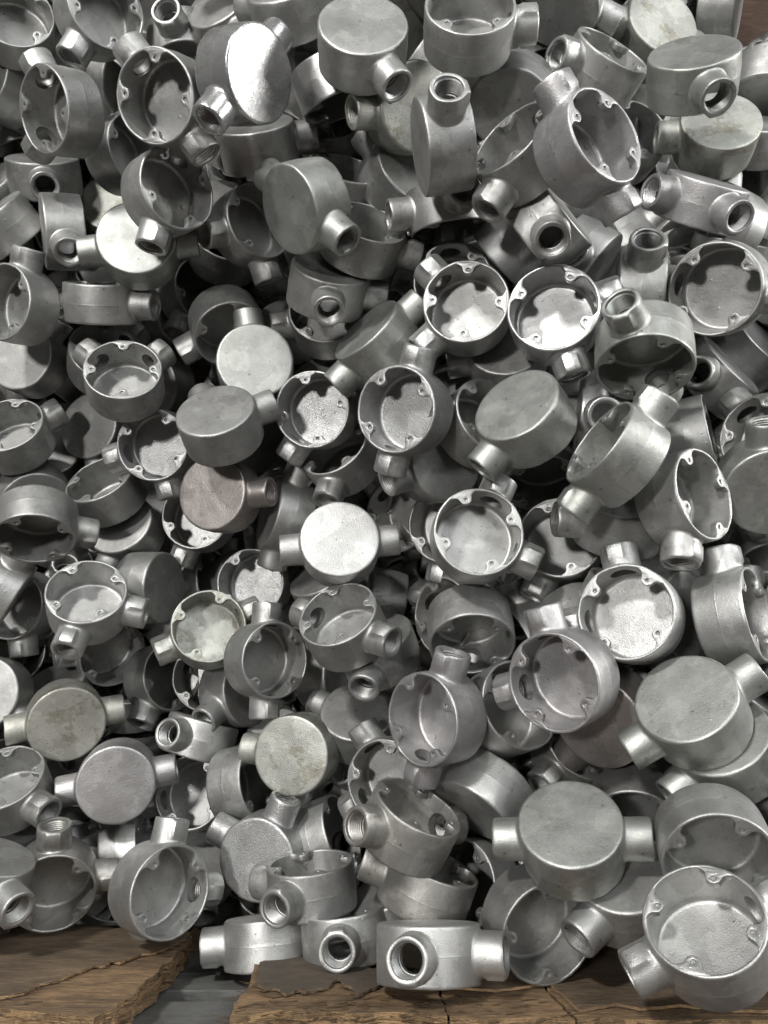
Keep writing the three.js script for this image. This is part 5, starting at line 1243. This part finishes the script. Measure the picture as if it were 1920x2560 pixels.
    [84.6, 272.1, -581.6, -0.541, 0.338, 0.684, -0.355],
    [133.1, 280.2, -546.5, -0.04, 0.286, 0.121, -0.95],
    [141, 294.3, -535.5, -0.471, -0.434, -0.609, 0.469],
    [224.2, 266.3, -561.1, -0.342, 0.55, 0.133, -0.75],
    [248.7, 286.2, -561.2, 0.372, 0.625, 0.626, 0.282],
    [301.2, 283.3, -542.8, -0.005, 0.91, -0.31, -0.277],
    [336.7, 283.6, -553.8, 0.614, 0.46, 0.2, 0.609],
    [356.7, 308.5, -536.5, 0.686, 0.593, -0.135, 0.4],
    [373.2, 336.1, -511.9, -0.542, -0.711, -0.378, -0.24],
    [411, 331.1, -479.7, -0.69, -0.5, 0.083, 0.516],
    [-542.7, 233, -582.2, -0.724, -0.472, -0.503, 0.001],
    [-511.9, 203.6, -567.7, -0.007, -0.094, 0.493, -0.865],
    [-451.6, 196.1, -579.5, 0.027, -0.517, -0.376, 0.768],
    [-395.9, 180.4, -597, 0.604, -0.481, -0.423, -0.475],
    [-375.6, 180.3, -613.4, 0.09, -0.247, -0.963, -0.048],
    [-304.3, 164.9, -621.7, 0.173, -0.12, 0.171, 0.963],
    [-238, 173.3, -619.2, -0.083, -0.048, -0.586, -0.805],
    [-209.6, 163.5, -634.8, -0.437, 0.314, -0.593, -0.599],
    [-174.1, 144.7, -666.5, 0.366, -0.326, -0.84, -0.233],
    [-128.7, 137.7, -622.5, -0.245, -0.688, 0.446, -0.517],
    [-79.8, 133.6, -623, -0.244, -0.874, 0.399, -0.129],
    [-1.3, 211.9, -602.2, 0.275, -0.207, -0.889, 0.302],
    [53.2, 199.6, -588.7, -0.22, -0.386, -0.481, -0.755],
    [74.7, 247.4, -522.5, -0.689, -0.605, -0.043, 0.398],
    [119.6, 279.1, -495.8, 0.844, 0.219, -0.068, -0.485],
    [169.5, 256.6, -518.3, -0.2, -0.297, 0.916, -0.181],
    [225.7, 255.5, -533.5, 0.238, -0.137, 0.933, 0.232],
    [253.8, 237.3, -551, -0.204, -0.796, -0.569, -0.032],
    [325.1, 234.5, -510, 0.182, -0.126, -0.396, -0.891],
    [334.4, 242.2, -534.2, -0.222, -0.828, -0.456, -0.24],
    [351.1, 288.8, -476.7, 0.365, 0.522, -0.604, 0.478],
    [378.7, 316.7, -482.4, 0.479, 0.39, 0.704, 0.351],
    [441.6, 294, -477.8, -0.29, 0.759, 0.069, -0.579],
    [-514.3, 186.2, -537.7, -0.281, -0.218, -0.916, -0.186],
    [-476.7, 202.3, -538.4, -0.856, -0.293, 0.425, 0.016],
    [-436.7, 152.3, -535.6, 0.216, 0.58, 0.05, 0.784],
    [-415.1, 163.7, -579.3, 0.918, 0.204, 0.039, 0.337],
    [-383.2, 131.8, -572.3, 0.374, 0.141, -0.374, 0.837],
    [-319.6, 108.8, -601.4, 0.259, -0.784, -0.444, -0.347],
    [-272.9, 84, -599.9, -0.009, -0.655, -0.032, 0.755],
    [-227.2, 116.2, -587.8, 0.402, 0.839, -0.288, -0.227],
    [-192, 101.8, -607.4, 0.254, 0.135, 0.267, -0.92],
    [-97.2, 105.5, -575.6, 0.017, 0.338, 0.021, 0.941],
    [-39.7, 129.9, -593.4, 0.686, -0.381, -0.156, -0.6],
    [-22.1, 172.4, -553.8, -0.321, -0.563, -0.448, 0.616],
    [38.9, 173.7, -563.1, 0.934, 0.022, -0.345, -0.094],
    [94.9, 167.9, -541.4, -0.527, 0.583, -0.453, -0.421],
    [112.9, 209.1, -473, 0.061, -0.571, 0.089, -0.814],
    [181.7, 215.6, -478.4, -0.295, 0.904, 0.005, -0.308],
    [209.7, 234.4, -500.5, 0.481, 0.362, 0.784, 0.152],
    [252.8, 225.7, -476, 0.025, 0.75, -0.018, 0.66],
    [294.2, 241, -472, 0.499, -0.127, -0.452, -0.728],
    [333.2, 263.8, -450.2, 0.24, -0.173, -0.836, -0.462],
    [322.2, 300.1, -436.7, 0.561, -0.197, -0.714, 0.371],
    [386.7, 265.2, -429.7, 0.141, -0.728, 0.178, 0.647],
    [403.4, 288.4, -452.9, -0.323, -0.584, -0.744, -0.031],
    [-511.5, 130.7, -480.3, 0.023, 0.922, -0.248, -0.296],
    [-469.3, 151.5, -502.4, 0.485, 0.785, 0.385, 0.005],
    [-425.9, 143.9, -519, 0.483, 0.68, 0.276, 0.478],
    [-394.4, 127.6, -533.6, -0.274, 0.429, 0.816, -0.274],
    [-381.2, 72.2, -551.7, 0.103, 0.443, -0.577, 0.678],
    [-314.8, 78, -570.4, 0.385, -0.916, 0.009, 0.112],
    [-250.4, 76.4, -532, 0.14, -0.552, 0.115, -0.814],
    [-195.7, 84.7, -582, 0.689, -0.491, 0.185, 0.5],
    [-137.7, 88.9, -563.6, -0.242, 0.611, 0.551, 0.513],
    [-108.3, 89.6, -548.1, 0.229, -0.821, -0.205, -0.481],
    [-59.4, 86.8, -549.4, -0.41, -0.175, 0.498, 0.744],
    [-2.1, 81.2, -549.8, 0.723, -0.551, 0.227, -0.349],
    [18.2, 132.9, -516.3, 0.041, -0.161, 0.904, -0.395],
    [79.2, 143, -495.5, -0.056, -0.693, 0.717, -0.053],
    [112.3, 221.3, -447.3, 0.956, 0.052, -0.198, -0.209],
    [177.2, 199.2, -449.7, 0.141, 0.11, -0.848, -0.499],
    [183.3, 226, -418.3, -0.436, -0.893, 0.1, -0.042],
    [241.5, 232.5, -438.1, 0.507, 0.088, 0.312, 0.799],
    [259.8, 229, -420.6, -0.147, -0.972, -0.129, 0.133],
    [315.3, 237, -428.7, -0.507, 0.371, 0.751, -0.206],
    [308.1, 267.3, -389.7, -0.543, -0.726, 0.418, -0.054],
    [360.2, 251, -401.5, 0.464, 0.713, -0.131, 0.509],
    [403, 261.8, -409.6, 0.485, -0.501, -0.609, 0.378],
    [-510.2, 139.1, -462.1, -0.113, 0.101, 0.78, -0.607],
    [-470.7, 136.9, -459.4, 0.888, 0.215, -0.384, 0.132],
    [-423.9, 134.9, -453.8, 0.438, 0.083, -0.802, 0.398],
    [-377.6, 104.9, -473.8, 0.798, -0.25, -0.394, -0.382],
    [-350.2, 94, -495.8, 0.33, 0.288, 0.886, -0.15],
    [-302.3, 59.6, -502.6, 0.205, -0.302, 0.209, -0.907],
    [-276.5, 27.6, -544.1, 0.896, 0.145, 0.14, 0.396],
    [-204.4, 20.7, -521.2, 0.462, -0.575, 0.304, -0.602],
    [-178.8, 55.2, -524.7, 0.475, -0.037, -0.591, 0.651],
    [-119, 71.7, -512, 0.132, -0.802, -0.483, 0.326],
    [-61, 94.8, -463.8, 0.417, 0.619, 0.25, -0.617],
    [-3.8, 99.4, -474.8, -0.345, -0.245, 0.727, 0.541],
    [33.5, 117.9, -463.7, 0.078, -0.897, -0.276, 0.337],
    [68.3, 186.7, -413.2, -0.477, -0.65, 0.58, -0.111],
    [112.1, 179.7, -427, 0.449, 0.235, 0.802, -0.317],
    [184.4, 168.5, -448.9, 0.31, -0.501, -0.678, -0.44],
    [217.6, 178, -408.9, -0.532, -0.319, 0.425, 0.659],
    [261.6, 193.1, -436.4, -0.319, -0.301, -0.794, -0.421],
    [256.2, 201.2, -387.8, 0.006, -0.288, 0.561, -0.776],
    [305.9, 210.9, -373.8, 0.679, -0.021, 0.388, -0.623],
    [337.8, 206.3, -377.8, -0.246, 0.923, -0.288, 0.07],
    [348.9, 251.5, -354.8, -0.522, -0.029, -0.582, 0.623],
    [379.7, 259.6, -351.6, 0.806, -0.047, 0.569, -0.157],
    [-466.7, 108.7, -395.4, 0.464, -0.442, 0.194, -0.743],
    [-451.8, 128.7, -421.2, 0.337, -0.173, -0.922, 0.076],
    [-415.3, 113, -418.6, -0.512, -0.678, 0.358, -0.386],
    [-360.7, 74.7, -454.7, 0.695, -0.617, -0.225, 0.292],
    [-356.3, 33.3, -452.2, 0.055, -0.676, 0.53, -0.509],
    [-304.3, 51.3, -480.6, 0.062, -0.176, -0.972, 0.143],
    [-246, 40.5, -495.1, 0.912, -0.2, -0.116, 0.34],
    [-202.5, 29.8, -480.8, 0.757, 0.486, 0.17, 0.402],
    [-157.1, 26.5, -466.2, 0.043, -0.858, 0.267, -0.435],
    [-103.6, 46.5, -472, 0.473, -0.123, 0.744, 0.456],
    [-54.2, 5.3, -460.4, 0.05, -0.697, 0.399, -0.594],
    [-22.5, 91, -433.7, -0.457, -0.878, -0.008, 0.139],
    [44.3, 112, -438.6, 0.023, -0.802, -0.501, -0.325],
    [87.1, 148.9, -389.3, 0.26, -0.156, -0.883, -0.358],
    [114.9, 172.5, -390, 0.797, 0.312, -0.509, 0.093],
    [146.5, 146.7, -392.2, -0.488, -0.507, 0.48, -0.523],
    [217.2, 132.5, -381.1, 0.483, -0.811, 0.316, -0.097],
    [246.8, 169.2, -394, 0.419, -0.336, -0.841, -0.068],
    [284.8, 193, -377.9, 0.617, -0.121, 0.625, 0.462],
    [317.5, 211.3, -364.4, -0.911, 0.35, 0.192, 0.1],
    [323.2, 250, -340.8, 0.1, -0.117, -0.964, -0.217],
    [347.7, 243.5, -350.5, -0.692, 0.467, 0.515, -0.196],
    [386.2, 240.6, -329, 0.657, -0.096, 0.73, 0.163],
    [-468.8, 94.4, -378, -0.073, -0.933, -0.301, 0.181],
    [-405.2, 113.1, -378.7, -0.062, -0.203, 0.801, 0.559],
    [-392.9, 103.5, -371.5, 0.048, -0.634, 0.771, -0.04],
    [-375, 46.7, -389.9, 0.245, -0.652, 0.7, -0.156],
    [-340, 26, -414.9, 0.513, -0.602, 0.13, -0.598],
    [-281.1, 34.7, -424, 0.468, -0.232, -0.751, 0.405],
    [-227, -3.8, -431.7, -0.289, 0.383, 0.624, 0.617],
    [-199.2, -11.1, -443.3, -0.583, 0.598, 0.111, 0.538],
    [-150.6, 6.8, -437.9, 0.82, -0.124, 0.536, 0.157],
    [-109.4, 9.6, -429, 0.301, 0.392, -0.861, -0.122],
    [-50.9, -19.5, -440.2, -0.157, 0.938, -0.307, -0.036],
    [-14.2, 38.7, -428.4, -0.856, -0.16, 0.473, 0.132],
    [49.9, 126.2, -374.7, -0.345, -0.011, 0.911, 0.227],
    [93, 110.3, -391.5, -0.732, 0.591, 0.33, 0.072],
    [90.4, 115.3, -360.1, 0.56, 0.782, 0.067, 0.264],
    [125.2, 151.2, -343.1, -0.34, -0.535, 0.331, -0.699],
    [169.1, 174.8, -338.5, 0.787, 0.174, -0.583, 0.104],
    [234.2, 161.5, -330, -0.437, 0.552, -0.605, -0.373],
    [244.5, 197.8, -316.7, 0.668, 0.182, 0.694, -0.198],
    [268.2, 182.7, -329.6, 0.426, 0.838, -0.102, 0.326],
    [299.1, 222, -293.8, 0.723, 0.2, -0.059, -0.659],
    [340.3, 243.3, -306, 0.781, -0.293, -0.536, -0.132],
    [371.3, 226.8, -308.9, 0.058, 0.308, 0.947, 0.065],
    [-462.5, 100.5, -334.6, 0.735, 0.673, -0.069, -0.052],
    [-405, 107.3, -323.8, 0.656, 0.127, -0.641, -0.377],
    [-372.8, 88.3, -358.4, -0.445, 0.035, -0.89, -0.094],
    [-332.2, 41.9, -354.1, 0.011, -0.891, -0.011, -0.454],
    [-314.5, 44.8, -358.5, 0.686, 0.203, -0.699, -0.01],
    [-266.5, 24.8, -370.1, 0.189, -0.147, 0.97, 0.044],
    [-244.7, 6.4, -414.5, -0.779, 0.415, 0.409, -0.234],
    [-185.3, -14.2, -392.4, -0.354, 0.446, -0.495, -0.657],
    [-146.7, -32.1, -402.1, -0.098, -0.207, 0.43, 0.873],
    [-109, -20.3, -405.2, -0.134, -0.744, -0.013, -0.654],
    [-66.9, 8.7, -394.1, 0.541, 0.119, 0.777, -0.298],
    [-7.2, 64.4, -381.3, -0.854, -0.127, -0.479, -0.155],
    [27, 82.9, -344.5, -0.546, -0.332, -0.597, 0.486],
    [80.2, 81.5, -352.5, -0.072, -0.82, -0.567, 0.032],
    [132.6, 121.4, -335.5, -0.188, 0.103, -0.944, -0.25],
    [144.6, 147.7, -328.4, 0.794, -0.315, -0.443, 0.273],
    [165.9, 149.8, -313.7, 0.587, 0.593, -0.341, 0.433],
    [224.6, 166.2, -298.2, 0.314, -0.746, -0.442, -0.388],
    [246.9, 189.2, -276, 0.833, -0.271, 0.472, -0.104],
    [287.2, 177.9, -286.4, -0.582, 0.017, 0.385, 0.716],
    [299, 191.6, -298.4, 0.661, 0.19, 0.592, 0.421],
    [309.9, 198.2, -273.7, -0.287, -0.256, 0.298, -0.873],
    [353.3, 203.4, -255.6, 0.273, 0.288, -0.448, -0.801],
  ];
  const inst = new THREE.InstancedMesh(geo, METAL.mid, FILL.length), m4 = new THREE.Matrix4(), q = new THREE.Quaternion(), one = new THREE.Vector3(1, 1, 1);
  FILL.forEach(([x, y, z, a, b, c, d], i) => inst.setMatrixAt(i, m4.compose(new THREE.Vector3(x * MM, y * MM, z * MM), q.set(a, b, c, d).normalize(), one)));
  inst.name = 'deep_boxes'; inst.castShadow = inst.receiveShadow = true;
  inst.userData = { kind: 'stuff', label: 'shaded mass of conduit boxes deep in the gaps of the heap', category: 'conduit boxes' };
  scene.add(inst);
}
renderer.render(scene, camera);
